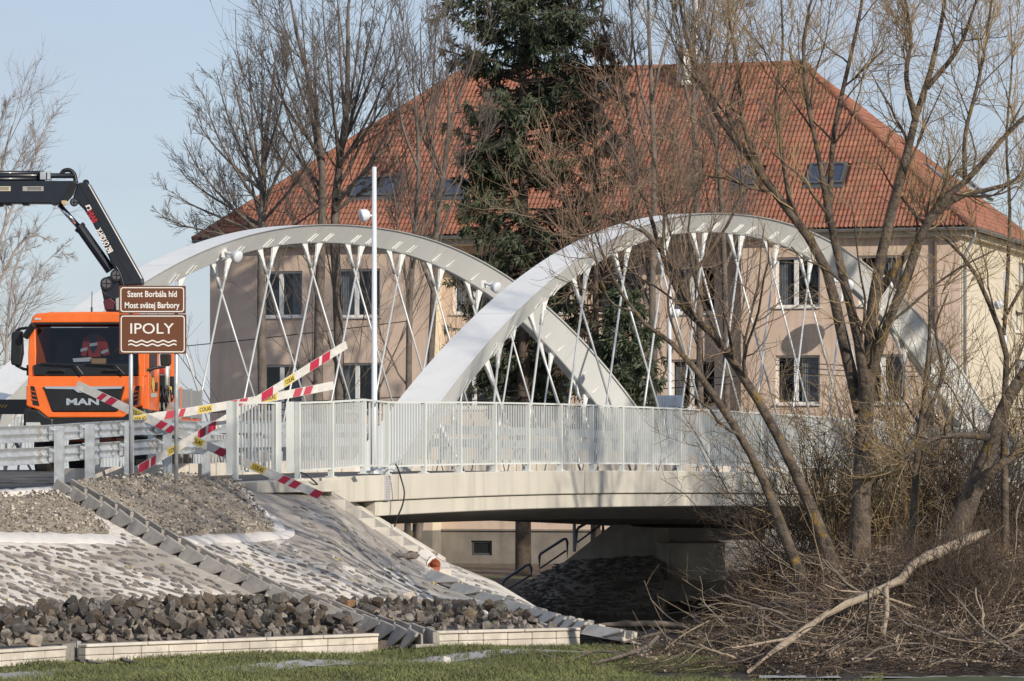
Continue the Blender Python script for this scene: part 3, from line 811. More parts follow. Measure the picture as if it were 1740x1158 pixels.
# yellow strips of packing ribbon between the stones
yt = MB()
for px, py in ((22, 968), (110, 970), (218, 968), (275, 964), (392, 932 + 24), (430, 968), (118, 1018), (65, 1027), (14, 1023), (317, 1016), (353, 1003), (491, 1006), (543, 1004), (418, 962), (466, 963), (586, 905), (664, 970), (516, 962), (735, 996), (572, 955), (600, 990)):
    c, n, du, dv = spn(px, py); x = unit(du * .8 + dv * .6); Rm = frame(x, n)
    L = rng.uniform(.05, .09)
    q = [c + n * .045 + Rm @ A(a * L, b * .018, .02 * math.sin(a * 4 + px)) for a in np.linspace(-1, 1, 6) for b in (-1, 1)]
    yt.add(q, [[2 * i, 2 * i + 1, 2 * i + 3, 2 * i + 2] for i in range(5)])
yt.build('packing_ribbon', M['stripy'], paving, kind='stuff')

# riprap
rv = [rock_shape(rng.integers(11, 17), .62) for _ in range(14)]
rme = [MB().add(v, f).mesh('rock', M['rock']) for v, f in rv]
ROCKS = []
def rock_bot(px): return float(np.interp(px, [-160, 0, 139, 400, 638, 690, 960, 985], [1105, 1103, 1097, 1093, 1086, 1080, 1077, 1077]))
for layer, (lift, stepx, stepy) in enumerate(((.05, 15, 9), (.15, 16.5, 10), (.24, 22, 13))):
    py = 1008.
    while py < 1100:
        px = -60 + rng.uniform(0, 16)
        while px < 980:
            x, y = px + rng.uniform(-6, 6), py + rng.uniform(-4, 4)
            t, b = rock_top(x) + 5 + layer * 6, rock_bot(x) - 3
            if t < y < b and off_chute(x, y, 13): ROCKS.append((x, y, lift * min(1, (y - t) / 14 + .3), layer))
            px += rng.uniform(stepx * .75, stepx * 1.25)
        py += stepy
shown = [r for r in ROCKS if r[0] > -12]; hid = [r for r in ROCKS if r[0] <= -12]
shown.sort(key=lambda r: -r[3] + rng.random() * .6)
def chute_x(py): return float(np.interp(py, [c[1] for c in CH1], [c[0] for c in CH1]))
stf = MB()
for rank, (px, py, lift, layer) in enumerate(shown + hid):
    c, n, du, dv = spn(px, py); c = c + n * lift
    s = A(rng.uniform(.08, .12), rng.uniform(.07, .11), rng.uniform(.055, .09)) * float(np.clip(rng.lognormal(-.22, .28), .45, 1.3)) * (.8 if rank >= 296 and layer else 1)
    Rm = np.array(Matrix.Rotation(rng.uniform(0, 6.28), 3, Vector(unit(rng.normal(size=3)))))
    k = rng.integers(14)
    if rank < 296:
        o = link('riprap_rock', rme[k], c); o.rotation_euler = Matrix(Rm.tolist()).to_euler(); o.scale = s * 1.08
        side = 'before the long kerb wall' if px < chute_x(py) and px > 118 else 'behind the short kerb wall' if px <= 118 else 'between the two drain chutes'
        edge = 'along the top of' if py < rock_top(px) + 22 else 'at the foot of' if py > rock_bot(px) - 24 else 'in the middle of'
        tag(o, f'angular grey quarry rock {edge} the rock strip {side.replace("before", "behind")}', 'rock', f'riprap rocks {edge} the strip {side}')
    else: stf.add((rv[k][0] * s) @ Rm.T + c, rv[k][1])
stf.build('riprap_rubble', M['rock'], kind='stuff')
for px, py, s, lab, mm in ((690, 1037, .11, 'pale tan rock among the dark riprap rocks', M['gravel_b']), (590, 1049, .09, 'orange tinted rock in the riprap next to the drain', M['tanrock']), (345, 1034, .10, 'pale yellowish rock on top of the riprap', M['gravel_b']), (826, 1068, .09, 'white block lying on the riprap behind the far kerb wall', M['lean'])):
    c, n, _, _ = spn(px, py); v, f = rv[int(px) % 14]
    b = MB(); b.add(v * A(s, s * .9, s * .8) + c + n * .22, f); b.build('odd_rock', mm, label=lab, cat='rock')
c = P(760, 1133, 54.8); c[2] = LAWN_Z + .06; v, f = rv[3]
MB().add(v * A(.09, .08, .075) + c, f).build('lawn_stone', M['concrete'], label='single pale stone lying on the grass', cat='stone')
v, f = rv[5]; c = P(180, 1127, 55.2); c[2] = LAWN_Z + .05
lump = MB()
for i in range(7): lump.add(v * A(.14, .09, .05) * rng.uniform(.6, 1.2) + c + A(rng.uniform(-.45, .45), rng.uniform(-.12, .12), rng.uniform(0, .03)), f)
lump.build('asphalt_lump', M['asphalt'], label='heap of black asphalt lumps in front of the kerb wall gap', cat='asphalt lump', kind='stuff')

# drain chutes: stepped trough elements
def chute(tab, n_el, wid, wall, matl, label, px_ends=None):
    pts = []
    for px, py in tab: pts.append(spn(px, py)[0])
    path = curve(np.array(pts), n_el + 1)
    t = thing('drain_chute', label, 'drainage channel', path[n_el // 2])
    for i in range(n_el):
        a, b = path[i], path[i + 1]
        _, n, _, _ = spn(870 + F * a[0] / a[1], HOR - F * a[2] / a[1])
        d = unit(b - a); L = np.linalg.norm(b - a); Rm = frame(d, n)      # x down the chute, y across, z off the slope
        tilt = .09; c_, s_ = math.cos(tilt), math.sin(tilt)
        Rt = Rm @ np.array([[c_, 0, -s_], [0, 1, 0], [s_, 0, c_]])
        def q(x, y, z): return a + Rt @ A(x, y, z) - n * .03
        Lx = L * 1.12; th = .045; h0, h1 = wall * 1.2, wall * .80
        m = MB()
        m.hexa([q(0, -wid / 2, -.05), q(Lx, -wid / 2, -.05), q(Lx, wid / 2, -.05), q(0, wid / 2, -.05)], [q(0, -wid / 2, 0), q(Lx, -wid / 2, 0), q(Lx, wid / 2, 0), q(0, wid / 2, 0)])
        # the wall towards the crest is plumb with a collar at the joint; the other leans in and is cut away below its lower end
        sf = 1 if (Rt @ A(0, 1, 0))[1] > 0 else -1
        y0, y1 = sf * wid / 2, sf * (wid / 2 - th)
        m.hexa([q(0, y0, 0.001), q(Lx, y0, .001), q(Lx, y1, .001), q(0, y1, .001)], [q(.0, y0, h0), q(Lx, y0, h1), q(Lx, y1, h1), q(.0, y1, h0)])
        yc0, yc1 = sf * (wid / 2 - th + .004), sf * (wid / 2 - th - .055)
        m.hexa([q(Lx - .05, yc0, .0), q(Lx, yc0, .0), q(Lx, yc1, 0), q(Lx - .05, yc1, 0)], [q(Lx - .05, yc0, h1 + .004), q(Lx, yc0, h1 + .004), q(Lx, yc1, h1 + .004), q(Lx - .05, yc1, h1 + .004)])
        yb, yt = -sf * (wid / 2 + wall * .5), -sf * (wid / 2 - wall * .26)
        def nw(x, z, d_): return q(x, yb + (yt - yb) * (z + .06) / (h0 + .06) + sf * d_, z)
        outl = [(0, -.06), (0, h0), (Lx, h1), (Lx, h1 - .05), (Lx * .40, -.06)]
        k5 = len(outl); n0_ = m.n
        m.add([nw(x, z, 0) for x, z in outl] + [nw(x, z, th) for x, z in outl], [[j, (j + 1) % k5, k5 + (j + 1) % k5, k5 + j] for j in range(k5)])
        for ring_ in (list(range(k5)), list(range(k5, 2 * k5))[::-1]): m.Fc.append((np.array([ring_]) + n0_, 0))
        yr = -sf * (wid / 2 - .085)
        m.hexa([q(0.02, yr, -.05), q(Lx - .01, yr, -.05), q(Lx - .01, yr + sf * .03, -.05), q(.02, yr + sf * .03, -.05)], [q(.02, yr, h0 * .9), q(Lx - .01, yr, h1 * .9), q(Lx - .01, yr + sf * .03, h1 * .9), q(.02, yr + sf * .03, h0 * .9)])
        fix_normals(m.build('trough', matl, t, bevel=.006, segs=1))
chute(CH1, 20, .36, .20, M['conc_grey'], 'long grey concrete drain chute of stepped troughs crossing the gravel and stone bank')
chute(CH2, 10, .32, .15, M['concrete'], 'pale concrete drain chute running from the clay pipe down to the water')
# drain pipe mouth
t = thing('drain_pipe', 'terracotta pipe mouth with white concrete collar at the top of the pale chute', 'drain pipe', sp(733, 966))
c, n, du, dv = spn(733, 966); ax = unit(A(.62, -.70, -.18))
m = MB(); pr = spin([(.14, 0), (.125, 0), (.125, -.7), (.14, -.7), (.14, 0)], 22); x_ = unit(np.cross(A(0, 0, 1), ax)); Rp = np.stack([x_, np.cross(ax, x_), ax], 1); cc0 = c + n * .05 + ax * .05
m.loft([[cc0 + Rp @ p for p in r] for r in pr], cap=False); fix_normals(m.build('pipe', M['terra'], t, smooth=True))
m = MB(); pr = spin([(.13, -.6), (.131, -.59), (.001, -.58)], 22); m.loft([[cc0 + Rp @ p for p in r] for r in pr]); m.build('pipe_wall', M['terra'], t)
m = MB(); pr = spin([(.175, -.04), (.145, -.015), (.145, -.3), (.25, -.3), (.175, -.04)], 18); m.loft([[cc0 + Rp @ p + rng.normal(0, .008, 3) for p in r] for r in pr], cap=False); m.build('collar', M['lean'], t)
for px, py, s in ((706, 948, .16), (690, 950, .15), (716, 953, .12), (727, 947, .12), (676, 949, .10)):
    m = MB(); v, f = rv[int(px) % 14]; c2, n2, _, _ = spn(px, py); m.add(v * A(s * 1.5, s, s * .5) + c2 + n2 * .06, f); m.build('mortar_lump', M['slab_stone'], t)

# stairs on the cone with a sloping cheek wall
st = thing('bank_stairs', 'concrete stairs descending beside the bridge edge with a white sloping cheek wall', 'stairs', sp(640, 905))
STEP = [(540, 836), (563, 851), (588, 866), (612, 882.5), (637, 898), (661, 913), (686, 929), (743, 968), (767, 984), (790, 1000)]
for i, (px, py) in enumerate(STEP):
    c = spn(px, py)[0]; w_ = .262
    c2 = P(px + 11, py, c[1] - .0)
    m = MB(); b0 = A(c2[0], c2[1] + .30, c2[2])
    m.box(b0 + A(0, .05, -.23), (w_, .90, .49))
    o = m.build('step', M['concrete'], st, bevel=.008, segs=1)
    if i in (3, 4):
        m = MB(); h = b0 + A(-w_ / 2, -.22, -.06); m.tube([h + A(.004, 0, 0), h - A(.004, 0, 0)], .028, 12); m.build('drain_hole', M['ink'], st)
    m = MB(); m.box(b0 + A(-w_ / 2 - .085, .10, -.26), (.166, .88, .47)); m.build('step_shade_side', M['conc_grey'], st)  # greyer concrete stands in for the shaded side of each step
ca, cb = P(556, 832, 74.6), P(750, 951, 77.2)
ck = MB(); d_ = cb - ca
ck.hexa([ca + A(0, 0, -.32), cb + A(0, 0, -.32), cb + A(.08, .25, -.32), ca + A(.08, .25, -.32)], [ca + A(0, 0, .03), cb + A(0, 0, .03), cb + A(.08, .25, .03), ca + A(.08, .25, .03)])
fix_normals(ck.build('cheek_wall', M['concrete'], st, bevel=.01, segs=1))
infill = []
for v in np.linspace(0, 1, 14):
    a = ca + d_ * v + A(0, -.005, -.10); px = 552 + 190 * v; b = spn(px, np.interp(px, [540, 745], [836, 968]))[0]
    infill.append([a, a * .6 + b * .4 + A(0, 0, .03), b + A(.3, .3, -.02)])
m = MB(); m.grid([[ca + d_ * v + A(0, -.04, -.06) for v in np.linspace(0, 1, 14)], [ca + d_ * v + A(-.05, -.12, -.45) for v in np.linspace(0, 1, 14)], [ca + d_ * v + A(-.05, -.2, -1.2) for v in np.linspace(0, 1, 14)]]); m.build('pitched_infill', M['mortar'], st, smooth=True)
for i in range(26):
    v = rng.random(); a = ca + d_ * v + A(0, -.09, -.12 - rng.random() * .12)
    m = MB(); vv, f = sv[i % 12]; Rm = frame(unit(d_ + A(0, 0, .1)), A(-.1, -1, .3)); m.add((vv * A(.10, .05, .03)) @ Rm.T + a, f); m.build('stone', M['slab_stone'], st)

# low kerb walls: two courses of blocks with a coping
def kerb_wall(x0, y0, x1, y1, n, label, height=.25, Zs=None):
    a, b = P(x0, y0, Zs[0]), P(x1, y1, Zs[1]); a[2], b[2] = LAWN_Z - .02, LAWN_Z - .02
    t = thing('kerb_wall', label, 'low wall', (a + b) / 2, 'low kerb walls along the rock strip')
    d = (b - a) / n; Rm = frame(d, A(0, 0, 1)); L = np.linalg.norm(d)
    za = (HOR - 0)  # top heights come from the sight lines of the top edge
    for i in range(n):
        for crs, (zlo, hh) in enumerate(((0, .125), (.131, .10))):
            off = 0 if crs == 0 else (.5 if False else 0)
            c = a + d * (i + .5) + A(0, rng.uniform(-.006, .006), zlo + hh / 2)
            m = MB(); m.box(c, (L - .008, .16, hh), Rm); m.build('block', M['kerb'], t, bevel=.008, segs=1)
    for i in range(max(1, n // 2)):
        k = n / max(1, n // 2)
        c = a + d * (i * k + k / 2) + A(0, -.01, .236 + .022)
        m = MB(); m.box(c, (L * k - .01, .21, .042), Rm); m.build('coping', M['kerb'], t, bevel=.01, segs=1)
    return t
def zl(y): return -LAWN_Z * F / (y - HOR)
kerb_wall(-80, 1144, 104, 1131, 5, 'short cream kerb wall of blocks ending at a corner before the grass', Zs=(zl(1144) + .15, zl(1131) + .1))
kerb_wall(139, 1128, 637, 1107, 11, 'long cream kerb wall of blocks between rock strip and grass', Zs=(zl(1128) + .1, zl(1107)))
kerb_wall(690, 1104, 981, 1096, 7, 'cream kerb wall of blocks between the two drain chutes', Zs=(zl(1104), zl(1096)))
a = P(107, 1131, zl(1131)); b = P(135, 1128, zl(1128) + .6); a[2] = b[2] = LAWN_Z
m = MB(); m.box((a + b) / 2 + A(0, .25, .13), (np.linalg.norm(b - a) + .1, .06, .28), frame(b - a, A(0, 0, 1))); t = m.build('recess_wall', M['conc_grey'], label='grey recessed slab between the two nearest kerb walls', cat='low wall')
m = MB(); m.box(b + A(.02, -.25, .14), (.05, .06, .30)); m.build('corner_post', M['galv'], label='short metal post at the end of the long kerb wall', cat='post')
# pale slab path along the grass
pth = []
PT = ((-300, 1152, 1160), (-200, 1150, 1160), (0, 1143, 1152), (60, 1141, 1151), (140, 1138, 1146), (250, 1134, 1142), (400, 1130, 1137), (520, 1126, 1133), (640, 1121, 1127), (760, 1115, 1121), (850, 1111, 1116), (960, 1108, 1113), (1100, 1103, 1108))
for px in np.arange(-300, 1101, 10):
    y0 = float(np.interp(px, [p[0] for p in PT], [p[1] for p in PT])) + rng.normal(0, .5); y1 = float(np.interp(px, [p[0] for p in PT], [p[2] for p in PT])) + rng.normal(0, .5)
    a, b = P(px, y0, 1), P(px, y1, 1)
    row = []
    for e_ in (a, b):
        X_, Y_ = e_[0] / -e_[2] * 2.59, 2.59 / -e_[2]; row.append(A(X_, Y_, LAWN_Z + .035 * math.sin(X_ * 1.3 + Y_) + .03 * math.sin(Y_ * 1.1 - X_ * .6) + .008))
    pth.append(row)
MB().grid(pth).build('path', M['path'], kind='structure')
MB().grid([[P(px, y_, -LAWN_Z * F / (y_ - HOR) * .985) + A(0, 0, .0) for px in np.arange(1290, 1900, 20)] for y_ in (1148, 1152)]).build('path', M['path'], kind='structure')
PATHPX = [(-200, 1150, 1160), (0, 1143, 1152), (140, 1138, 1146), (250, 1134, 1142), (400, 1130, 1137), (520, 1126, 1133), (640, 1121, 1127), (760, 1115, 1121), (850, 1111, 1116), (1100, 1103, 1108)]
# ================================================================ GUARDRAIL, SIGN, STRIPS
gr = thing('guardrail', 'galvanised double beam guardrail along the road before the bridge', 'guardrail', P(220, 815, 68.5))
GPT = [(-60, 848, 62.6), (0, 838, 63.5), (100, 830, 66.0), (152, 824, 67.6), (219, 817, 69.8), (284, 810, 73.0), (350, 809, 76.3), (420, 806, 79), (487, 802, 82.0), (560, 798, 86.0)]
gp = np.array([P(x, y, Z) for x, y, Z in GPT]); gpath = curve(gp, 70)
prof_w = [(.004, 0), (-.01, .02), (-.045, .045), (-.06, .08), (-.045, .115), (-.012, .145), (-.012, .165), (-.045, .195), (-.06, .23), (-.045, .265), (-.01, .29), (.004, .31)]
def rail_line(z0, sc_=.80):
    rg = []
    for i, p in enumerate(gpath):
        d = unit(gpath[min(i + 1, 69)] - gpath[max(i - 1, 0)]); nrm = unit(np.cross(d, A(0, 0, 1)))
        nrm = nrm if nrm[0] < 0 else -nrm
        o = [p + nrm * (.16 - a * 1.0) + A(0, 0, z0 + b * sc_) for a, b in prof_w]
        o2 = [p + nrm * (.166 - a) + A(0, 0, z0 + b * sc_) for a, b in prof_w]
        rg.append(o + o2[::-1])
    m = MB(); m.loft(rg); fix_normals(m.build('beam', M['galv'], gr, smooth=True))
HG = 1.0
rail_line(.75 * 1.0 - .0, .86); rail_line(.40, .86)
for x, y, Z in GPT[2:9]:
    p = P(x, y, Z)
    m = MB(); Rm = rotz(-.10)
    w = .13
    m.box(p + A(0, 0, HG / 2 - .2), (w, .012, HG + .4), Rm); m.box(p + Rm @ A(w / 2 + .006, .03, HG / 2 - .2), (.011, .075, HG + .4), Rm); m.box(p + Rm @ A(-w / 2 - .006, .03, HG / 2 - .2), (.011, .075, HG + .4), Rm)
    m.build('post', M['galv'], gr)
    for z0 in (.75, .40):
        m = MB(); m.box(p + Rm @ A(-.12, .06, z0 + .13), (.10, .07, .22), Rm); m.box(p + Rm @ A(-.10, .0, z0 + .20), (.055, .09, .05), Rm); m.build('spacer', M['galv'], gr, bevel=.006, segs=1)
        m = MB(); m.tube([p + Rm @ A(-.13, .02, z0 + .12), p + Rm @ A(-.13, -.0, z0 + .12)], .016, 6); m.build('bolt', M['conc_grey'], gr)
# overlap joints of the beams: thin dark wavy edges
for i in (9, 23, 30, 37):
    for z0 in (.75, .40):
        p = gpath[i]; d = unit(gpath[i + 1] - gpath[i - 1]); nrm = unit(np.cross(d, A(0, 0, 1))); nrm = nrm if nrm[0] < 0 else -nrm
        for off in (0, .10):
            m = MB(); pts = [p + d * off + nrm * (.16 - a - .012) + A(0, 0, z0 + b * .86) for a, b in prof_w]
            m.tube(pts, .007, 5); m.build('lap_joint', M['conc_grey'], gr)
# road apron edge: low dark kerb behind the guardrail
kp = [P(-160, 838, 68), P(0, 832, 69.5), P(120, 824, 71.2), P(230, 815, 74), P(330, 811, 77.5)]
m = MB()
m.loft([[p + A(0, 0, -.35), p + A(.0, .5, -.35), p + A(0, .5, .02), p + A(0, 0, .0)] for p in curve(np.array(kp), 24)]); m.build('road_kerb', M['asphalt'], kind='structure')
kb3 = thing('kerb_row', 'row of beige kerb blocks at the road edge behind the striped strips', 'kerb stones', P(380, 806, 78))
for i in range(9):
    p = P(352 + i * 17, 803 - i * .5, 78 + i * .3); m = MB(); m.box(p, (.17, .25, .17)); m.build('block', M['kerb'], kb3, bevel=.01, segs=1)

# river sign
sg = thing('river_sign', 'two stacked brown road signs on grey poles naming the bridge and the river', 'road sign', P(260, 812, 68.2))
ZS_ = 68.0
for x in (222.5, 299.5):
    a, b = P(x, 822, ZS_ + .05), P(x, 490, ZS_ + .05)
    m = MB(); m.tube([a, b], .034, 14); m.build('pole', M['galv'], sg, smooth=True)
def rrect(x0, y0, x1, y1, r, n=6):
    out = []
    for cx, cy, a0 in ((x1 - r, y0 + r, -90), (x1 - r, y1 - r, 0), (x0 + r, y1 - r, 90), (x0 + r, y0 + r, 180)):
        for k in range(n + 1):
            a = R(a0 + 90 * k / n); out.append((cx + r * math.cos(a), cy + r * math.sin(a)))
    return out
def sign_panel(x0, y0, x1, y1, lines, name='panel'):
    m = MB(); pts = [P(x, y, ZS_) for x, y in rrect(x0, y0, x1, y1, 1.6)]
    m.prism(pts, A(0, .03, 0)); pn = fix_normals(m.build(name, M['brown'], sg))
    bd = MB(); o_ = [P(x, y, ZS_ - .003) for x, y in rrect(x0 + 2.6, y0 + 2.4, x1 - 2.6, y1 - 2.4, 5)]; i_ = [P(x, y, ZS_ - .003) for x, y in rrect(x0 + 4.3, y0 + 4.1, x1 - 4.3, y1 - 4.1, 3.6)]
    bd.add(np.vstack([o_, i_]), [[i, (i + 1) % len(o_), len(o_) + (i + 1) % len(o_), len(o_) + i] for i in range(len(o_))])
    for s, cx, cy, h, wpx, bold in lines:
        put_text(bd, s, h * ZS_ / F, P(cx, cy, ZS_ - .003), A(1, 0, 0), A(0, 0, 1), width=wpx * ZS_ / F, bold=bold)
    if name == 'river_panel':
        for yb in (580.5, 586.5):
            top, bot = [], []
            xs = np.linspace(218, 300, 61)
            w_ = np.sin((xs - 218) / 82 * 2 * math.pi * 4.5 + math.pi) * 1.5
            v = [P(x, yb + q - 1.15, ZS_ - .003) for x, q in zip(xs, w_)] + [P(x, yb + q + 1.15, ZS_ - .003) for x, q in zip(xs, w_)]
            bd.add(v, [[i, i + 1, 62 + i, 61 + i] for i in range(60)])
    bd.build('lettering', M['signw'], pn)
    for bx in (x0 + 18, x1 - 18):
        m = MB(); m.box(P(bx, (y0 + y1) / 2, ZS_ + .06), (.05, .05, .05)); m.build('clamp', M['galv'], sg)
sign_panel(202, 486, 315.5, 533, [('Szent Borb\u00e1la h\u00edd', 258.5, 499.8, 10, 84, .02), ('Most sv\u00e4tej Barbory', 258.5, 518.8, 10, 93, .02)], 'name_panel')
sign_panel(202.5, 534.2, 316.5, 601.5, [('IPOLY', 258.5, 558.5, 17.5, 74, .004)], 'river_panel')

# red and white barrier strips with yellow stickers
def barrier_strip(p0, p1, Z0, Z1, hpx, bands, stickers, label, jag=False):
    a, b = P(*p0, Z0), P(*p1, Z1); d = b - a; L = np.linalg.norm(d); x = d / L
    up = unit(np.cross(np.cross(x, A(0, -1, 0)), x)); up = unit(A(0, 0, 1) - x * x[2]); nrm = np.cross(x, up); nrm = nrm if nrm[1] < 0 else -nrm
    t = thing('barrier_strip', label, 'barrier strip', (a + b) / 2, 'striped barrier strips across the closed footway')
    hw = hpx * (Z0 + Z1) / 2 / F / 2
    nseg = 40
    def at(u, v, off): return a + d * u + up * (v * hw) + nrm * (off + .012 * math.sin(u * 9 + p0[0])) - A(0, 0, .03 * math.sin(math.pi * u))
    m = MB(); us_ = np.linspace(0, 1, nseg + 1)
    m.loft([[at(u, -1, 0), at(u, 1, 0), at(u, 1, -.008), at(u, -1, -.008)] for u in us_]); fix_normals(m.build('strip', M['stripw'], t))
    for u0, u1 in bands:
        m = MB(); sk = hw * .9 / L
        m.add([at(u0 - sk * .6, -.94, .003), at(u1 - sk * .6, -.94, .003), at(u1 + sk * .6, .94, .003), at(u0 + sk * .6, .94, .003)], [[0, 1, 2, 3]]); m.build('red_band', M['stripr'], t)
    for u0 in stickers:
        w_ = .135 / L; m = MB()
        m.add([at(u0 - w_ * 1.15, -.85, .003), at(u0 + w_ * .9, -.85, .003), at(u0 + w_ * 1.15, .85, .003), at(u0 - w_ * .9, .85, .003)], [[0, 1, 2, 3]]); s_ = m.build('sticker', M['stripy'], t)
        m = MB(); put_text(m, 'COLAS', hw * .9, at(u0, 0, .006), x, up, width=.215, bold=.02); m.build('lettering', M['ink'], s_)
def fx(p0, p1, *xs): return [(x - p0[0]) / (p1[0] - p0[0]) for x in xs]
q0, q1 = (130, 654), (546, 843)
b_ = fx(q0, q1, 169.5, 178, 184, 196, 271, 283, 288, 298, 371, 386, 478, 490, 496, 508, 531, 545)
barrier_strip(q0, q1, 72.6, 70.9, 14.5, list(zip(b_[::2], b_[1::2])), fx(q0, q1, 234, 337, 440), 'long barrier strip falling from the truck grille past the poles to the stairs')
q0, q1 = (236, 798), (589, 586)
b_ = fx(q0, q1, 236, 253, 256, 264, 333, 346, 350, 363, 440, 460, 525, 541, 546, 560)
barrier_strip(q0, q1, 70.9, 74.2, 14, list(zip(b_[::2], b_[1::2])), fx(q0, q1, 293, 392, 489), 'longest rising barrier strip crossing behind the railing piece to the hangers')
q0, q1 = (226, 714), (567, 655)
b_ = fx(q0, q1, 280, 296, 303, 312, 388, 400, 404, 418, 498, 511, 516, 529)
barrier_strip(q0, q1, 72.0, 73.6, 14, list(zip(b_[::2], b_[1::2])), fx(q0, q1, 238, 347, 457), 'gently rising barrier strip resting above the top edge of the railing piece')
# ================================================================ CRANE TRUCK (built at its place; local axes: x across, y towards the rear, z up)
TZ = 82.0
TPX = 146.0
tx = thing('crane_truck', 'orange crane lorry with flat grey bed facing the footway behind the brown signs', 'truck', P(TPX, 795, TZ))
TR_ = rotz(-R(4.0)); T0 = P(TPX, 800, TZ)
def L(x, y, z): return T0 + TR_ @ A(x, y, z)
def q(px, py, y=0.):
    """cab point: pixel of the front plane, pushed y metres to the rear (or forward)"""
    return L((px - TPX) * TZ / F, y, (HOR - py) * TZ / F)
def qs(lst, y=0.): return [q(a, b, y) for a, b in lst]
REAR = TR_ @ A(0, 1, 0)
def slab(pts, y0, y1, name, m_, parent=tx, bevel=0., smooth=False, segs=2):
    m = MB(); m.prism(qs(pts, y0), REAR * (y1 - y0)); return fix_normals(m.build(name, m_, parent, bevel=bevel, smooth=smooth, segs=segs))
CW = 2.35
# cab shell
m = MB()
roof = [(50, 551), (54, 537), (62, 532.5), (90, 530.5), (146, 530), (205, 530.5), (233, 532.5), (241, 537), (245, 551)]
m.prism(qs(roof, -.02), REAR * 1.9); cabroof = fix_normals(m.build('cab_roof', M['orange'], tx, bevel=.05, segs=3))
slab([(49, 551), (55, 551), (58, 551), (60, 600), (59, 640), (47, 640), (46.5, 600)], .0, 1.9, 'pillar', M['orange'], bevel=.02)
slab([(236, 551), (246, 551), (247, 600), (247.5, 640), (236, 640), (235, 600)], .0, .28, 'pillar', M['orange'], bevel=.02)
# windscreen, slightly bowed, and the black apron with wipers
m = MB(); g = []
for yy in np.linspace(549.5, 622, 6):
    g.append([q(x, yy, .05 * ((x - 146) / 92) ** 2 - .03 + (622 - yy) * .0016) for x in np.linspace(57, 237, 13)])
m.grid(g); m.build('windscreen', M['wglass'], tx, smooth=True)
slab([(57, 620), (146, 621), (237, 620), (236, 638), (146, 639.5), (58, 638)], -.05, .05, 'wiper_apron', M['black'], bevel=.012)
slab([(57, 548), (237, 548), (237, 551.5), (57, 551.5)], -.03, .03, 'visor_strip', M['black'])
for xs in ((70, 618, 128, 621, 143, 637), (146, 619, 196, 621, 214, 637)):
    m = MB(); m.tube([q(xs[0], xs[1], -.10), q(xs[2], xs[3], -.12), q(xs[2] + 4, xs[3] + 2, -.13), q(xs[4], xs[5], -.13)], .018, 6); m.build('wiper', M['black'], tx)
for x0, x1 in ((82, 112), (176, 206)):
    m = MB(); m.tube([q(x0, 632, -.08), q(x0 + 5, 630, -.12), q(x1 - 5, 630, -.12), q(x1, 632, -.08)], .022, 6); m.build('grab_handle', M['rubber'], tx)
# interior
slab([(56, 618), (238, 618), (238, 634), (56, 634)], .1, .7, 'dashboard', M['cab_in'])
slab([(58, 552), (236, 552), (236, 640), (58, 640)], 1.75, 1.85, 'rear_wall', M['cab_in'])
for x0 in (75, 175): slab([(x0, 570), (x0 + 32, 570), (x0 + 36, 625), (x0 - 4, 625)], 1.2, 1.4, 'seat', M['black'], bevel=.05)
slab([(120, 609), (150, 607), (153, 614), (122, 615)], .2, .35, 'paper_sheet', M['paper'])
slab([(153, 609), (177, 609), (176, 621), (153, 621)], .16, .3, 'document_box', M['brushbox'] if 'brushbox' in M else mat('tan cardboard', (.55, .30, .12), .8))
m = MB(); m.tube([q(200, 612, .35), q(216, 602, .42), q(232, 612, .35)], .02, 6); m.build('steering_wheel', M['black'], tx)
# work jacket hanging behind the windscreen
jk = thing('work_jacket', 'dark red work jacket with silver bands hanging inside the lorry cab', 'jacket', q(153, 590, .55))
jp = [(133, 575), (141, 569), (148, 566), (156, 566), (166, 570), (174, 580), (177, 602), (168, 605), (164, 592), (163, 606), (142, 607), (141, 594), (138, 606), (129, 604)]
m = MB(); m.prism(qs(jp, .50), REAR * .22); fix_normals(m.build('jacket_body', M['hivis'], jk, bevel=.04, segs=3))
for a_ in ((129.5, 592, 141, 589), (145, 583, 158, 581), (165, 596, 177, 592)):
    m = MB(); m.prism(qs([(a_[0], a_[1]), (a_[2], a_[3]), (a_[2], a_[3] + 5), (a_[0], a_[1] + 5)], .485), REAR * .02); m.build('silver_band', M['reflect'], jk)
m = MB(); m.prism(qs([(146, 567), (155, 567), (158, 590), (151, 600), (146, 590)], .49), REAR * .02); m.build('collar_lining', M['navy'], jk)
# front panel, grille, surround
slab([(47, 639.5), (246, 639.5), (246.5, 656), (240, 662), (52, 662), (46.5, 656)], -.05, .3, 'front_flap', M['orange'], bevel=.02)
slab([(45, 655), (76, 657), (91, 700), (201, 700), (213, 657), (247, 655), (243, 690), (228, 697), (212, 710), (82, 710), (66, 697), (45, 690)], -.10, .3, 'grille_surround', M['orange'], bevel=.025)
gr_ = slab([(75, 657), (213, 657), (201, 699.5), (91, 699.5)], -.13, .2, 'grille', M['black'], bevel=.012)
slab([(76, 657), (212, 657), (209, 661.5), (163, 662.5), (156, 668), (134, 668), (127, 662.5), (79, 661.5)], -.155, -.12, 'chrome_bar', M['chrome'], bevel=.006)
m = MB(); m.prism(qs([(135, 659), (155, 659), (152, 666), (138, 666)], -.165), REAR * .02); m.build('emblem', M['black'], tx)
m = MB()
m.tube([q(139, 664.5, -.17), q(143, 660.8, -.17), q(148, 660.6, -.17), q(151.5, 664.5, -.17)], .007, 5)
m.tube([q(140, 663.8, -.17), q(146, 663.0, -.17), q(150, 663.6, -.17)], .006, 5); m.build('emblem_mark', M['chrome'], tx)
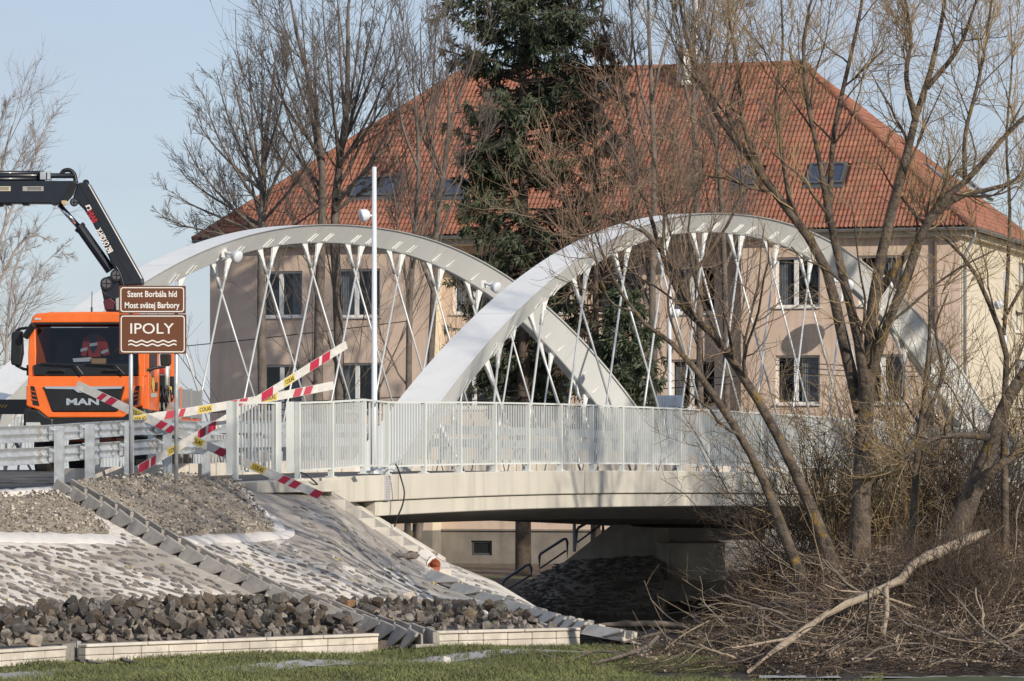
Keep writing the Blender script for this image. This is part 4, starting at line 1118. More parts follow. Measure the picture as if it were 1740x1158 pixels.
lt = MB(); put_text(lt, 'MAN', 10.3 * TZ / F, q(142.5, 683.2, -.145), TR_ @ A(1, 0, 0), A(0, 0, 1), width=56 * TZ / F, bold=.04)
lt.build('lettering', M['chrome'], gr_)
for k in range(5):
    m = MB(); m.box(q(146, 672 + k * 5.4, -.128), (1.3 - k * .09, .012, .02), TR_); m.build('grille_bar', M['rubber'], gr_)
for sgn in (-1, 1):
    def X(px): return px if sgn < 0 else 2 * TPX - px
    slab([(X(53), 656), (X(59), 657), (X(68), 690), (X(57), 688)], -.115, .1, 'air_vent', M['black'])
    for k in range(3): slab([(X(54), 664 + k * 7), (X(61 + k * 1.6), 666 + k * 7), (X(61 + k * 1.6), 667.5 + k * 7), (X(54), 665.5 + k * 7)], -.125, .1, 'vent_bar', M['orange_d'])
    slab([(X(43), 694), (X(66), 697), (X(80), 708), (X(92), 712), (X(92), 745), (X(40), 745), (X(40), 705)], -.12, .5, 'bumper_corner', M['black'], bevel=.04)
    slab([(X(45), 718), (X(69), 718), (X(72), 727), (X(45), 728)], -.14, .0, 'headlight', M['lamp'], bevel=.01)
slab([(84, 711), (208, 711), (208, 722), (84, 722)], -.08, .2, 'lower_bumper', M['black'], bevel=.01)
slab([(92, 722), (200, 722), (196, 745), (96, 745)], .05, .2, 'radiator_guard', M['rubber'])
slab([(58, 540.5), (69, 540.5), (69, 544), (58, 544)], -.035, .0, 'roof_marker', M['lamp'], bevel=.006)
m = MB(); m.tube([q(150, 531, .4), q(150, 521, .4)], .02, 8); m.tube([q(150, 521, .4), q(150.4, 494, .42)], .009, 6); m.build('antenna', M['black'], tx)
for px in (85, 128, 180):
    m = MB(); m.box(q(px, 531, .5), (.08, .7, .03), TR_); m.build('roof_rib', M['orange'], tx, bevel=.01)
# mirrors: big pair and kerb mirror
slab([(16, 566), (20, 562.5), (34, 562), (35.5, 600), (31, 622), (16, 620), (14.5, 612)], .10, .30, 'mirror', M['black'], bevel=.035, segs=3)
m = MB(); m.tube([q(22, 563, .2), q(30, 558, .2), q(50, 556, .15)], .03, 8); m.tube([q(22, 620, .2), q(36, 627, .2), q(48, 628, .2)], .03, 8); m.tube([q(45, 620, .2), q(45, 638, .2)], .05, 8); m.build('mirror_arm', M['black'], tx)
m = MB(); m.tube([q(42, 574, -.05), q(58, 552, -.1)], .075, 10); m.build('kerb_mirror', M['black'], tx, bevel=.02)
slab([(267, 601), (285, 601), (285, 618), (281, 622), (268, 621)], .4, .6, 'mirror', M['rubber'], bevel=.03, segs=3)
m = MB(); m.tube([q(247, 629, .3), q(256, 626, .35), q(276, 622, .45)], .028, 8); m.build('mirror_arm', M['black'], tx)
# cab flanks
xl, xr = (47 - TPX) * TZ / F, (246.5 - TPX) * TZ / F
def flank(x, pts, y, name, m_, th=.05, bevel=0., parent=tx):
    """pts: (y, z-pixel) outline on a side plane"""
    m = MB(); m.prism([L(x, a, (HOR - b) * TZ / F) for a, b in pts], TR_ @ A(th, 0, 0)); return fix_normals(m.build(name, m_, parent, bevel=bevel))
flank(xl, [(.02, 639), (1.9, 639), (1.9, 712), (.5, 712), (.02, 700)], 0, 'cab_side', M['orange'], .05)
flank(xr - .05, [(.02, 655), (.28, 640), (1.9, 640), (1.9, 696), (.35, 700), (.05, 700)], 0, 'cab_side', M['orange'], .05)
dr = flank(xr - .02, [(.30, 552), (1.45, 552), (1.45, 697), (.32, 697)], 0, 'door', M['orange'], .055, .015)
flank(xr + .037, [(.38, 556), (1.36, 556), (1.36, 620), (.38, 634)], 0, 'door_window', M['black'], .006, parent=dr)
flank(xr + .04, [(1.1, 648), (1.32, 648), (1.32, 663), (1.1, 663)], 0, 'door_handle', M['black'], .02, .006, parent=dr)
flank(xr + .04, [(.55, 668), (1.35, 666), (1.35, 673), (.55, 675)], 0, 'silver_band', M['reflect'], .004, parent=dr)
m = MB(); c_ = L(xr + .045, .8, (HOR - 652) * TZ / F); m.loft([[c_ + TR_ @ A(0, .22 * a, .19 * b) for a, b in ((0, 1), (1, 0), (0, -1), (-1, 0))], [c_ + TR_ @ A(.004, .22 * a, .19 * b) for a, b in ((0, 1), (1, 0), (0, -1), (-1, 0))]]); m.build('door_plate', M['stripy'], dr)
flank(xr - .05, [(1.45, 552), (1.9, 552), (1.9, 640), (1.45, 640)], 0, 'rear_pillar', M['orange'], .05)
# mudguard and wheels
def wheel(x, y, name='wheel'):
    c0 = L(x, y, 0); zc = .36
    m = MB(); pr = spin([(.30, -.15), (.47, -.15), (.5, -.10), (.5, .10), (.47, .15), (.30, .15)], 28); ax = TR_ @ A(1, 0, 0); Rw = np.stack([REAR, A(0, 0, 1), ax], 1)
    m.loft([[c0 + A(0, 0, zc) + Rw @ p for p in r] for r in pr]); w_ = fix_normals(m.build(name, M['rubber'], tx, smooth=False))
    m = MB(); pr = spin([(.30, .10), (.27, .152), (.12, .13), (.10, .18), (.01, .18)], 20); m.loft([[c0 + A(0, 0, zc) + Rw @ (p * A(1, 1, 1 if x > 0 else -1)) for p in r] for r in pr]); fix_normals(m.build('rim', M['conc_grey'], w_, smooth=False))
for x in (-1.0, 1.02):
    for y in (1.0, 4.9, 6.2): wheel(x, y)
m = MB(); rg = []
for a in np.linspace(-.1, math.pi + .1, 12):
    yy, zz = 1.0 - .66 * math.cos(a), .40 + .66 * math.sin(a)
    rg.append([L(xr - .30, yy, zz), L(xr + .12, yy, zz), L(xr + .12, yy, zz + .03), L(xr - .30, yy, zz + .03)])
m.loft(rg); fix_normals(m.build('mudguard', M['rubber'], tx, smooth=False))
slab([(262, 680), (268, 681), (280, 690), (281, 715), (258, 715), (256, 695)], 1.9, 2.3, 'rear_mudguard', M['conc_grey'], bevel=.05)
# chassis, bed
for x in (-.42, .42):
    m = MB(); m.box(L(x, 4.0, .72), (.10, 6.4, .26), TR_); m.build('chassis_beam', M['orange_d'], tx)
bd = MB(); bd.box(L(.0, 5.4, 1.06), (2.4, 4.4, .10), TR_); bed = bd.build('bed', M['orange_d'], tx)
for y in np.arange(3.5, 7.5, .5):
    m = MB(); m.box(L(1.16, y, .93), (.05, .07, .20), TR_); m.build('bed_bracket', M['orange_d'], bed)
for x in (-1.18, 1.19):
    for k in range(3):
        m = MB(); m.box(L(x, 3.9 + k * 1.47, 1.42), (.045, 1.44, .60), TR_); m.build('sideboard', M['alu'], bed, bevel=.008)
    for y in (3.17, 4.64, 6.1, 7.57):
        m = MB(); m.box(L(x + .012, y, 1.42), (.055, .05, .66), TR_); m.build('stake', M['orange'] if y in (4.64,) else M['alu'], bed)
m = MB(); m.box(L(.0, 7.57, 1.42), (2.4, .045, .60), TR_); m.build('tailboard', M['alu'], bed)
m = MB(); m.box(L(.0, 3.15, 1.6), (2.4, .06, 1.0), TR_); m.build('headboard', M['alu'], bed)
cr_ = thing('crate', 'stained cream crate standing on the grey lorry bed', 'crate', L(1.0, 4.3, 1.11))
for k in range(3):
    m = MB(); m.box(L(.95, 4.1, 1.55 + k * .16), (.42, .9, .15), TR_); m.build('panel', M['yellowish'], cr_, bevel=.01)
for y in (3.7, 4.5):
    m = MB(); m.box(L(1.17, y, 1.5), (.03, .07, .78), TR_); m.build('post', M['yellowish'], cr_)
# crane: column, base, outrigger, booms
cy = 2.6
k0 = 1 + cy / TZ
def c(px, py, y=cy):
    """crane point whose sight line passes that pixel at the crane's depth"""
    d = TZ + y
    return P(px, py, d)
def cslab(pts, y0, y1, name, m_, parent, bevel=.015):
    m = MB(); f = [c(a, b, y0) for a, b in pts]; m.prism(f, A(0, y1 - y0, 0)); return fix_normals(m.build(name, m_, parent, bevel=bevel))
crane = cslab([(171, 486), (182, 470), (198, 468), (214, 482), (222, 520), (219, 700), (176, 700), (184, 545), (178, 520)], cy - .18, cy + .2, 'crane_column', M['navy'], tx)
cslab([(120, 640), (262, 640), (262, 712), (120, 712)], cy - .22, cy + .25, 'crane_base', M['navy'], tx)
cslab([(175, 512), (187, 506), (196, 514), (192, 527), (178, 527)], cy - .24, cy - .1, 'slew_cover', mat('maroon cover', (.075, .012, .02), .5), tx)
cslab([(196, 508), (203, 505), (204, 528), (197, 528)], cy - .26, cy - .18, 'oil_tank', M['signback'], tx)
# outrigger beam reaching to the side with yellow marks
ob_ = cslab([(-75, 679), (140, 679), (140, 704), (-75, 704)], cy - .15, cy + .1, 'outrigger_beam', M['navy'], tx)
m = MB()
for k in range(3): m.add([c(-3 + k * 5, 693, cy - .17), c(-1 + k * 5, 693, cy - .17), c(3 + k * 5, 688, cy - .17), c(1 + k * 5, 688, cy - .17)], [[0, 1, 2, 3]])
put_text(m, 'HIAB', .07, c(-18, 690.5, cy - .17), A(1, 0, 0), A(0, 0, 1)); m.build('marking', M['stripy'], ob_)
cslab([(-70, 640), (-52, 640), (-52, 790), (-70, 790)], cy - .12, cy + .08, 'outrigger_leg', M['navy'], tx)
# hydraulics and valves beside the cab at the near flank
cslab([(289, 598), (300, 598), (300, 702), (289, 702)], 2.3, 2.45, 'crane_rail', M['orange'], tx)
m = MB(); m.tube([c(283, 604, 2.2), c(283, 676, 2.2)], .055, 10); m.build('ram', M['reflect'], tx, smooth=True)
m = MB(); m.tube([c(292.5, 640, 2.15), c(292.5, 672, 2.15)], .045, 8); m.build('spring', M['rubber'], tx)
cslab([(269, 622), (279, 622), (279, 636), (269, 636)], 2.1, 2.25, 'tail_lamp', M['hivis'], tx)
cslab([(269, 638), (281, 638), (281, 684), (269, 684)], 2.1, 2.4, 'valve_box', M['black'], tx)
cslab([(288, 657), (292, 657), (292, 668), (288, 668)], 2.05, 2.15, 'yellow_tag', M['stripy'], tx)
for i in range(9):
    m = MB(); x0 = 270 + i * 2.8; m.tube(curve(np.array([c(x0, 650 + (i * 13) % 20, 2.08), c(x0 + rng.uniform(-3, 5), 672, 2.0), c(x0 + rng.uniform(-4, 4), 690, 2.05), c(x0 + rng.uniform(-2, 6), 705, 2.1)]), 10), .015, 6); m.build('hose', M['black'], tx, smooth=True)
# inner boom, rising and leaning
bm_ = [(123.5, 337), (132, 312), (136, 310.5), (148, 309.5), (152, 313), (242, 473), (243, 484), (204, 486), (198, 468), (188, 446), (177, 419), (158, 381), (143, 357)]
boom = cslab(bm_, cy - .2, cy + .18, 'inner_boom', M['navy'], tx, bevel=.03)
cslab([(133.5, 311), (137, 311), (226, 475), (223, 478)], cy - .212, cy - .19, 'boom_edge', M['black'], boom, bevel=0)
def slanted(s, h, px, py, m_, w, ang, name='lettering', parent=None, bold=.03):
    e = A(math.cos(ang), 0, math.sin(ang)); z_ = A(-math.sin(ang), 0, math.cos(ang))
    m = MB(); put_text(m, s, h, c(px, py, cy - .222), e, z_, width=w, bold=bold); m.build(name, m_, parent)
ang = -math.atan2(160, 88)
slanted('HIAB', .115, 157.0, 368.5, mat('red lettering', (.45, .02, .03), .5), 22 * 84.6 / F, ang, parent=boom)
slanted('X-HIDUO 298', .115, 177.5, 409, M['signw'], 46 * 84.6 / F, ang, parent=boom)
cslab([(145, 350), (152, 348), (156, 355), (149, 359)], cy - .215, cy - .19, 'boom_badge', M['signw'], boom, bevel=0)
m = MB(); m.tube([c(148, 353.5, cy - .222), c(153, 353.5, cy - .222)], .02, 6); m.tube([c(150.5, 351, cy - .222), c(150.5, 356, cy - .222)], .012, 6); m.build('badge_mark', M['ink'], boom)
m = MB(); m.tube([c(146, 311, cy - .1), c(146, 311, cy + .1)], .07, 14); m.build('boom_pivot', M['navy'], boom)
# outer boom, level
ob2 = [(-140, 308), (125, 307.5), (131, 311), (122, 330), (108, 345), (90, 349), (84, 346), (-140, 345)]
outer = cslab(ob2, cy - .2, cy + .18, 'outer_boom', M['navy'], tx, bevel=.02)
cslab([(104, 343), (122, 310), (130, 311.5), (124, 330), (113, 345)], cy - .23, cy - .2, 'joint_plate', M['black'], outer, bevel=.004)
cslab([(104, 341), (113, 341), (116, 346), (108, 350), (104, 346)], cy - .25, cy - .2, 'joint_clamp', M['yellowish'], outer)
for a_ in (8, 38):
    cslab([(a_, 344), (a_ + 10, 344), (a_ + 11, 349), (a_ - 1, 349)], cy - .15, cy + .1, 'boom_lug', M['navy'], outer)
m = MB(); m.tube([c(2, 347.5, cy - .1), c(2, 347.5, cy + .1)], .06, 12); m.build('hook_eye', M['navy'], outer)
for py, r_, x1 in ((294.5, .05, 75), (299, .055, 128), (304.5, .045, 76)):
    m = MB(); m.tube([c(-140, py), c(x1, py)], r_, 10); m.build('extension_ram', M['navy'], outer, smooth=True)
for px in (72, 77, 84):
    m = MB(); m.box(c(px, 299.5, cy), (.06, .3, .16)); m.build('ram_clamp', M['galv'], outer)
m = MB(); m.tube(curve(np.array([c(103, 299), c(108, 291), c(118, 289.5), c(126, 296), c(128, 306), c(130, 312)]), 16), .045, 8); m.build('hose_loop', M['black'], outer, smooth=True)
m = MB(); m.tube(curve(np.array([c(76, 293), c(92, 297), c(110, 298), c(125, 300)]), 10), .014, 6); m.build('hose', M['black'], outer)
for x0, x1, nm_ in ((-12, 18, M['yellowish']), (38.5, 74, M['path'])):
    pl_ = cslab([(x0, 317), (x1, 317), (x1, 325), (x0, 325)], cy - .212, cy - .2, 'data_plate', nm_, outer, bevel=0)
    m = MB()
    for k in range(3): m.box(c((x0 + x1) / 2 + 2, 319 + k * 2, cy - .214), ((x1 - x0) * .008, .004, .010))
    m.build('data_lines', M['ink'], pl_)
m = MB(); m.tube([c(101, 349), c(135, 387)], .055, 12); m.build('ram_rod', M['chrome'], tx, smooth=True)
m = MB(); m.tube([c(134, 385), c(138, 389)], .125, 14); m.tube([c(137, 388), c(188, 460)], .105, 14); m.build('ram', M['navy'], tx, smooth=False)
for px, py, r_ in ((198, 468, .13), (181, 482, .13), (126, 344, .09)):
    m = MB(); m.tube([c(px, py, cy - .28), c(px, py, cy + .25)], r_, 18); pv_ = m.build('pivot_pin', M['navy'], tx)
    m = MB(); m.tube([c(px, py, cy - .29), c(px, py, cy - .28)], r_ * .7, 16); m.build('pin_cap', mat('dull pin metal', (.12, .125, .13), .5, metal=.5), pv_)
    m = MB(); m.box(c(px, py, cy - .295), (r_ * 1.3, .008, .02)); m.box(c(px, py, cy - .295), (.02, .0075, r_ * 1.3)); m.build('pin_cross', M['navy'], pv_)
m = MB(); m.tube(curve(np.array([c(187, 446, cy - .25), c(196, 452, cy - .3), c(205, 468, cy - .28), c(211, 490, cy - .26), c(214, 510, cy - .25)]), 12), .016, 6); m.build('hose', M['black'], tx)
m = MB(); m.tube(curve(np.array([c(171, 485, cy - .2), c(176, 497, cy - .26), c(186, 504, cy - .24), c(196, 509, cy - .2)]), 10), .014, 6); m.build('hose', M['black'], tx)
# ================================================================ BUILDING
bd_ = thing('school_building', 'large beige two storey building with steep orange tiled hip roof behind the bridge', 'building', A(15.0, 138, -3.3))
UL, US = A(-.956, .292, 0), A(.292, .956, 0)            # along the front to its far end, and along the end wall
C0 = A((1632 - 870) / F * 138, 138, 0)
ZG, ZE = -3.35, 7.85
RECESS = 1.0
LF = 26.9
def fu(px, rec=0.):
    """distance along the front from the corner to the sight line of px"""
    o = C0 + US * rec; k = (px - 870) / F
    return (k * o[1] - o[0]) / (UL[0] - k * UL[1])
def fz(u, py, rec=0.):
    o = C0 + US * rec + UL * u
    return (HOR - py) * o[1] / F
def wall(org, ud, nd, u0, u1, z0, z1, holes, name, m_, depth=.2, curtains=True):
    """wall sheet with real openings; each gets reveals, frame, panes, sill"""
    us_ = sorted({u0, u1} | {h[0] for h in holes} | {h[1] for h in holes}); zs_ = sorted({z0, z1} | {h[2] for h in holes} | {h[3] for h in holes})
    m = MB()
    def pt(u, z, d=0.): return org + ud * u + nd * d + A(0, 0, z)
    for a, b in zip(us_[:-1], us_[1:]):
        for c_, d_ in zip(zs_[:-1], zs_[1:]):
            if any(h[0] <= (a + b) / 2 <= h[1] and h[2] <= (c_ + d_) / 2 <= h[3] for h in holes): continue
            m.add([pt(a, c_), pt(b, c_), pt(b, d_), pt(a, d_)], [[0, 1, 2, 3]])
    for h in holes:
        a, b, c_, d_ = h[:4]
        for e, g_ in (((a, c_), (a, d_)), ((b, c_), (b, d_)), ((a, c_), (b, c_)), ((a, d_), (b, d_))):
            m.add([pt(*e), pt(*g_), pt(*g_, -depth), pt(*e, -depth)], [[0, 1, 2, 3]])
    w_ = m.build(name, m_, bd_)
    for h in holes:
        a, b, c_, d_ = h[:4]; kind = h[4] if len(h) > 4 else 'two'
        Rw = np.stack([ud, -nd, A(0, 0, 1)], 1)
        fr = MB(); cx, cz, W_, H_ = (a + b) / 2, (c_ + d_) / 2, b - a, d_ - c_
        for sx in (-1, 1): fr.box(pt(cx + sx * (W_ / 2 - .04), cz, -depth + .03), (.08, .07, H_), Rw)
        for sz in (-1, 1): fr.box(pt(cx, cz + sz * (H_ / 2 - .04), -depth + .03), (W_ - .16, .07, .08), Rw)
        if kind == 'two': fr.box(pt(cx + .05 * W_, cz, -depth + .035), (.15, .08, H_ - .16), Rw)
        wn = fr.build('window', M['white'] if kind != 'vent' else M['skyl'], w_)
        halves = ((a + .08, cx + .05 * W_ - .075), (cx + .05 * W_ + .075, b - .08)) if kind == 'two' else ((a + .08, b - .08),)
        for x0, x1 in halves:
            p_ = MB(); p_.add([pt(x0, c_ + .08, -depth + .03), pt(x1, c_ + .08, -depth + .03), pt(x1, d_ - .08, -depth + .03), pt(x0, d_ - .08, -depth + .03)], [[0, 1, 2, 3]]); p_.build('pane', M['glass'] if kind != 'vent' else M['black'], w_)
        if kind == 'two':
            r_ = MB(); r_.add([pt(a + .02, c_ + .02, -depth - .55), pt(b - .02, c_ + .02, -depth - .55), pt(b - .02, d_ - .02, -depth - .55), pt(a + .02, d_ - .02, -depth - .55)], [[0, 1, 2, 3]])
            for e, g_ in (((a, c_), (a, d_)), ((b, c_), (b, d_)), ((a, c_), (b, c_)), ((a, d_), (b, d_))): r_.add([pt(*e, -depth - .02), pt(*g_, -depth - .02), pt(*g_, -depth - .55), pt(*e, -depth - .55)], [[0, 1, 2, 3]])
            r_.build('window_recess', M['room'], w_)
            if curtains and rng.random() < .92:
                cu = MB(); x0, x1 = (a + .1, a + W_ * rng.uniform(.25, .45)) if rng.random() < .5 else (b - W_ * rng.uniform(.25, .4), b - .1)
                xs = np.linspace(x0, x1, 14); cu.grid([[pt(x, c_ + .1, -depth - .12 + .03 * (i % 2)) for i, x in enumerate(xs)], [pt(x, d_ - .1, -depth - .12 + .03 * (i % 2)) for i, x in enumerate(xs)]]); cu.build('curtain', M['curtain'], w_)
            si = MB(); si.box(pt(cx, c_ - .03, .02), (W_ + .12, .12, .05), Rw); si.build('sill', M['white'], w_)
def hole(x0, x1, y0, y1, rec=0., kind='two'):
    ua, ub = sorted((fu(x0, rec), fu(x1, rec))); um = (ua + ub) / 2
    return (ua, ub, fz(um, y1, rec), fz(um, y0, rec), kind)
NF = A(-.292, -.956, 0)
u1259, u735 = fu(1259), fu(735)
zpl = fz(fu(870, 1), 901.5, 1)
# end wing near the corner
wall(C0, UL, NF, 0, u1259, zpl, ZE, [hole(1318, 1393, 437, 522), hole(1459, 1535, 434, 519), hole(1318, 1393, 604, 687), hole(1468, 1538, 602, 686)], 'wing_wall', M['plaster'])
wall(C0, UL, NF, u735, LF, zpl, ZE, [hole(445, 514, 461, 539), hole(570, 646, 457, 539), hole(447, 514, 620, 702), hole(572, 646, 617, 700)], 'wing_wall', M['plaster'])
OR = C0 + US * RECESS
wall(OR, UL, NF, u1259, u735, zpl, ZE, [hole(a, a + 76, 452, 533, 1.) for a in (770, 893, 1010, 1140)] + [hole(a, a + 76, 611, 694, 1.) for a in (770, 893, 1010, 1140)], 'middle_wall', M['plaster'])
wall(OR, UL, NF, u1259, u735, ZG - .5, zpl, [hole(800, 836, 919, 944, 1., 'vent')], 'plinth_wall', M['plinth'], .15)
for a, b in ((0, u1259), (u735, LF)): wall(C0 + NF * -.0, UL, NF, a, b, ZG - .5, zpl, [], 'plinth_wall', M['plinth'])
for u, mm in ((u735, 1), (u1259, 0)):
    m = MB(); o = C0 + UL * u
    m.add([o + A(0, 0, zpl), o + US * RECESS + A(0, 0, zpl), o + US * RECESS + A(0, 0, ZE), o + A(0, 0, ZE)], [[0, 1, 2, 3]]); m.build('return_wall', M['plaster_l'], bd_)
    m = MB(); m.add([o + A(0, 0, ZG - .5), o + US * RECESS + A(0, 0, ZG - .5), o + US * RECESS + A(0, 0, zpl), o + A(0, 0, zpl)], [[0, 1, 2, 3]]); m.build('return_plinth', M['plinth'], bd_)
m = MB(); m.box(OR + UL * (u1259 + u735) / 2 + NF * .03 + A(0, 0, zpl + .01), (abs(u735 - u1259) - .05, .07, .06), np.stack([UL, -NF, A(0, 0, 1)], 1)); m.build('plinth_band', M['plinth'], bd_)
# end wall
DEP = 14.0
def su(px): k = (px - 870) / F; return (k * C0[1] - C0[0]) / (US[0] - k * US[1])
def sz(u, py): return (HOR - py) * (C0 + US * u)[1] / F
sh = [(su(1731), su(1752), sz(su(1740), 530), sz(su(1740), 448), 'two'), (su(1731), su(1752), sz(su(1740), 692), sz(su(1740), 612), 'two'), (10.5, 12.0, 1.8, 3.5, 'two'), (10.5, 12.0, 5.0, 6.7, 'two')]
wall(C0, US, A(.956, -.292, 0), 0, DEP, zpl, ZE, sh, 'end_wall', M['plaster_l'])
wall(C0, US, A(.956, -.292, 0), 0, DEP, ZG - .5, zpl, [], 'end_plinth', M['plinth'])
wall(C0 + UL * LF, US, A(-.956, .292, 0), 0, DEP, ZG - .5, ZE, [], 'side_wall', M['plaster'])
wall(C0 + US * DEP, UL, -NF, 0, LF, ZG - .5, ZE, [], 'rear_wall', M['plaster'])
m = MB(); m.prism([C0 + UL * -.25 + US * -.25 + A(0, 0, ZE), C0 + UL * (LF + .25) + US * -.25 + A(0, 0, ZE), C0 + UL * (LF + .25) + US * (DEP + .25) + A(0, 0, ZE), C0 + UL * -.25 + US * (DEP + .25) + A(0, 0, ZE)], A(0, 0, .22)); fix_normals(m.build('cornice', M['plaster_l'], bd_))
# roof: hip planes with laid tiles
OV = .45
ZEV, ZR = 8.16, 14.5
e = [C0 - UL * OV - US * OV, C0 + UL * (LF + OV) - US * OV, C0 + UL * (LF + OV) + US * (DEP + OV), C0 - UL * OV + US * (DEP + OV)]
e = [A(p[0], p[1], ZEV) for p in e]
hd = DEP / 2 + OV
r0 = C0 - UL * OV - US * OV + (UL + US) * hd; r1 = C0 + UL * (LF + OV) - US * OV + (US - UL) * hd
r0, r1 = A(r0[0], r0[1], ZR), A(r1[0], r1[1], ZR)
dn = A(0, 0, -.07)
m = MB()
for pl_ in ([e[0], e[1], r1, r0], [e[3], e[0], r0], [e[1], e[2], r1], [e[2], e[3], r0, r1]): m.add([p + dn for p in pl_], [list(range(len(pl_)))])
roof_ = m.build('roof', M['roofbase'], bd_)
# a double roll tile: 0.30 wide, 0.33 shown
prof_t = [(x, .048 * (.5 - .5 * math.cos(x / .15 * 2 * math.pi))) for x in np.linspace(0, .30, 13)]
def tile_mesh():
    m = MB(); a = [A(x, 0, z + .016) for x, z in prof_t]; b = [A(x, .40, z - .012) for x, z in prof_t]; lo = [A(x, 0, z + .004) for x, z in prof_t]
    m.grid([lo, a]); m.grid([a, b]); return m
tme = tile_mesh().mesh('tile', M['tile'], shift=A(0, 0, 0))
tb_v = np.vstack(tile_mesh().V); tb_f = []
_n = 0
for V_, (f_, _m) in zip(tile_mesh().V, tile_mesh().Fc): tb_f.append(f_)
tb_f = np.vstack(tb_f)
SKY = []
def lay(o, ux, uy, wid, hei, ok, singles, skip):
    n = unit(np.cross(ux, uy)); Rm = np.stack([ux, uy, n], 1); spots = []
    for j in range(int(hei / .33)):
        for i in range(int(wid / .30)):
            x, y = i * .30, j * .33 + .02
            if ok(x + .15, y + .2) and not any(a < x + .15 < b and c_ < y + .2 < d_ for a, b, c_, d_ in skip): spots.append((x, y))
    m = MB(); order = rng.permutation(len(spots)); mm = [M['tile'], M['tile_b'], M['tile_c'], M['tile_d']]
    for rank, i in enumerate(order):
        x, y = spots[i]; p = o + ux * x + uy * y + n * rng.uniform(0, .008)
        if rank < singles:
            t_ = link('tile', tme, p, roof_); t_.rotation_euler = Matrix(Rm.tolist()).to_euler()
        else: m.add(tb_v @ Rm.T + p, tb_f, int(rng.choice(4, p=[.76, .14, .05, .05])))
    if m.n: m.build('tile', mm, roof_, kind='stuff', smooth=False)
M['tile_b'] = mat('clay tile brown', (.28, .11, .065), .8, var=.2, scale=3, bump=.004, bscale=30)
M['tile_c'] = mat('clay tile orange', (.33, .135, .075), .75, var=.2, scale=3, bump=.004, bscale=30)
M['tile_d'] = mat('clay tile red', (.30, .10, .06), .75, var=.2, scale=3, bump=.004, bscale=30)
S1 = (r0 + r1) / 2 - (e[0] + e[1]) / 2; SL = np.linalg.norm(S1)
# front slope; x measured from the far end towards the corner
ux = unit(e[0] - e[1]); uy = unit(S1); WF_ = np.linalg.norm(e[0] - e[1])
nfr = unit(np.cross(ux, uy))
def on_front(px, py):
    d = A((px - 870) / F, 1, (HOR - py) / F); t_ = (e[1] @ nfr) / (d @ nfr); p = d * t_ - e[1]; return p @ ux, p @ uy
skyl = []
for x0, x1, y0, y1, lab in ((600, 638, 303, 337, 'a'), (642, 681, 302, 336, 'a'), (740, 798, 308, 336, 'b'), (1247, 1288, 285, 318, 'b'), (1372, 1402, 281, 316, 'a'), (1407, 1437, 280, 315, 'a'), (1170, 1193, 296, 318, 'b'), (1018, 1044, 137, 153, 'b')):
    a, b = on_front(x0 + 3, y1), on_front(x1 - 3, y0)
    xa, xb = sorted((on_front((x0 + x1) / 2, (y0 + y1) / 2)[0] + s_ * (x1 - x0) / 2 / 50 for s_ in (-1, 1)))
    skyl.append((xa, xb, a[1], b[1]))
def on_plane_ok(x, y): k = hd / SL * 1.0; return y * (hd / SL) < x < WF_ - y * (hd / SL) and y < SL
lay(e[1], ux, uy, WF_, SL, on_plane_ok, 250, [(a - .04, b + .04, c_ - .04, d_ + .04) for a, b, c_, d_ in skyl])
Rf = np.stack([ux, uy, nfr], 1)
for a, b, c_, d_ in skyl:
    def fp(x, y, z): return e[1] + ux * x + uy * y + nfr * z
    m = MB(); w_, h_ = b - a, d_ - c_
    for x in (a + .05, b - .05): m.box(fp(x, (c_ + d_) / 2, .05), (.10, h_, .14), Rf)
    for y in (c_ + .05, d_ - .05): m.box(fp((a + b) / 2, y, .05), (w_ - .2, .10, .14), Rf)
    m.box(fp((a + b) / 2, c_ - .10, .03), (w_ + .1, .22, .05), Rf)
    sk = m.build('skylight', M['skyl'], roof_)
    m = MB(); m.box(fp((a + b) / 2, (c_ + d_) / 2, .07), (w_ - .18, h_ - .18, .02), Rf); m.build('pane', M['skyglass'], sk) if False else m.build('skylight_pane', M['skyglass'], roof_)
# end slope
S2 = r0 - (e[0] + e[3]) / 2; uy2 = unit(S2); ux2 = unit(e[3] - e[0]); W2 = np.linalg.norm(e[3] - e[0]); SL2 = np.linalg.norm(S2); n2 = unit(np.cross(ux2, uy2))
sk2 = []
def on_end(px, py):
    d = A((px - 870) / F, 1, (HOR - py) / F); t_ = (e[0] @ n2) / (d @ n2); p = d * t_ - e[0]; return p @ ux2, p @ uy2
for px, py in ((1600, 305), (1655, 318)):
    x, y = on_end(px, py); sk2.append((x - .5, x + .5, y - .75, y + .75))
lay(e[0], ux2, uy2, W2, SL2, lambda x, y: y * (W2 / 2 / SL2) < x < W2 - y * (W2 / 2 / SL2), 45, sk2)
R2 = np.stack([ux2, uy2, n2], 1)
for a, b, c_, d_ in sk2:
    m = MB(); m.box(e[0] + ux2 * (a + b) / 2 + uy2 * (c_ + d_) / 2 + n2 * .04, (b - a + .06, d_ - c_ + .06, .10), R2); m.build('skylight', M['skyl'], roof_)
    m = MB(); m.box(e[0] + ux2 * (a + b) / 2 + uy2 * (c_ + d_) / 2 + n2 * .10, (b - a - .2, d_ - c_ - .2, .02), R2); m.build('skylight_pane', M['skyglass'], roof_)
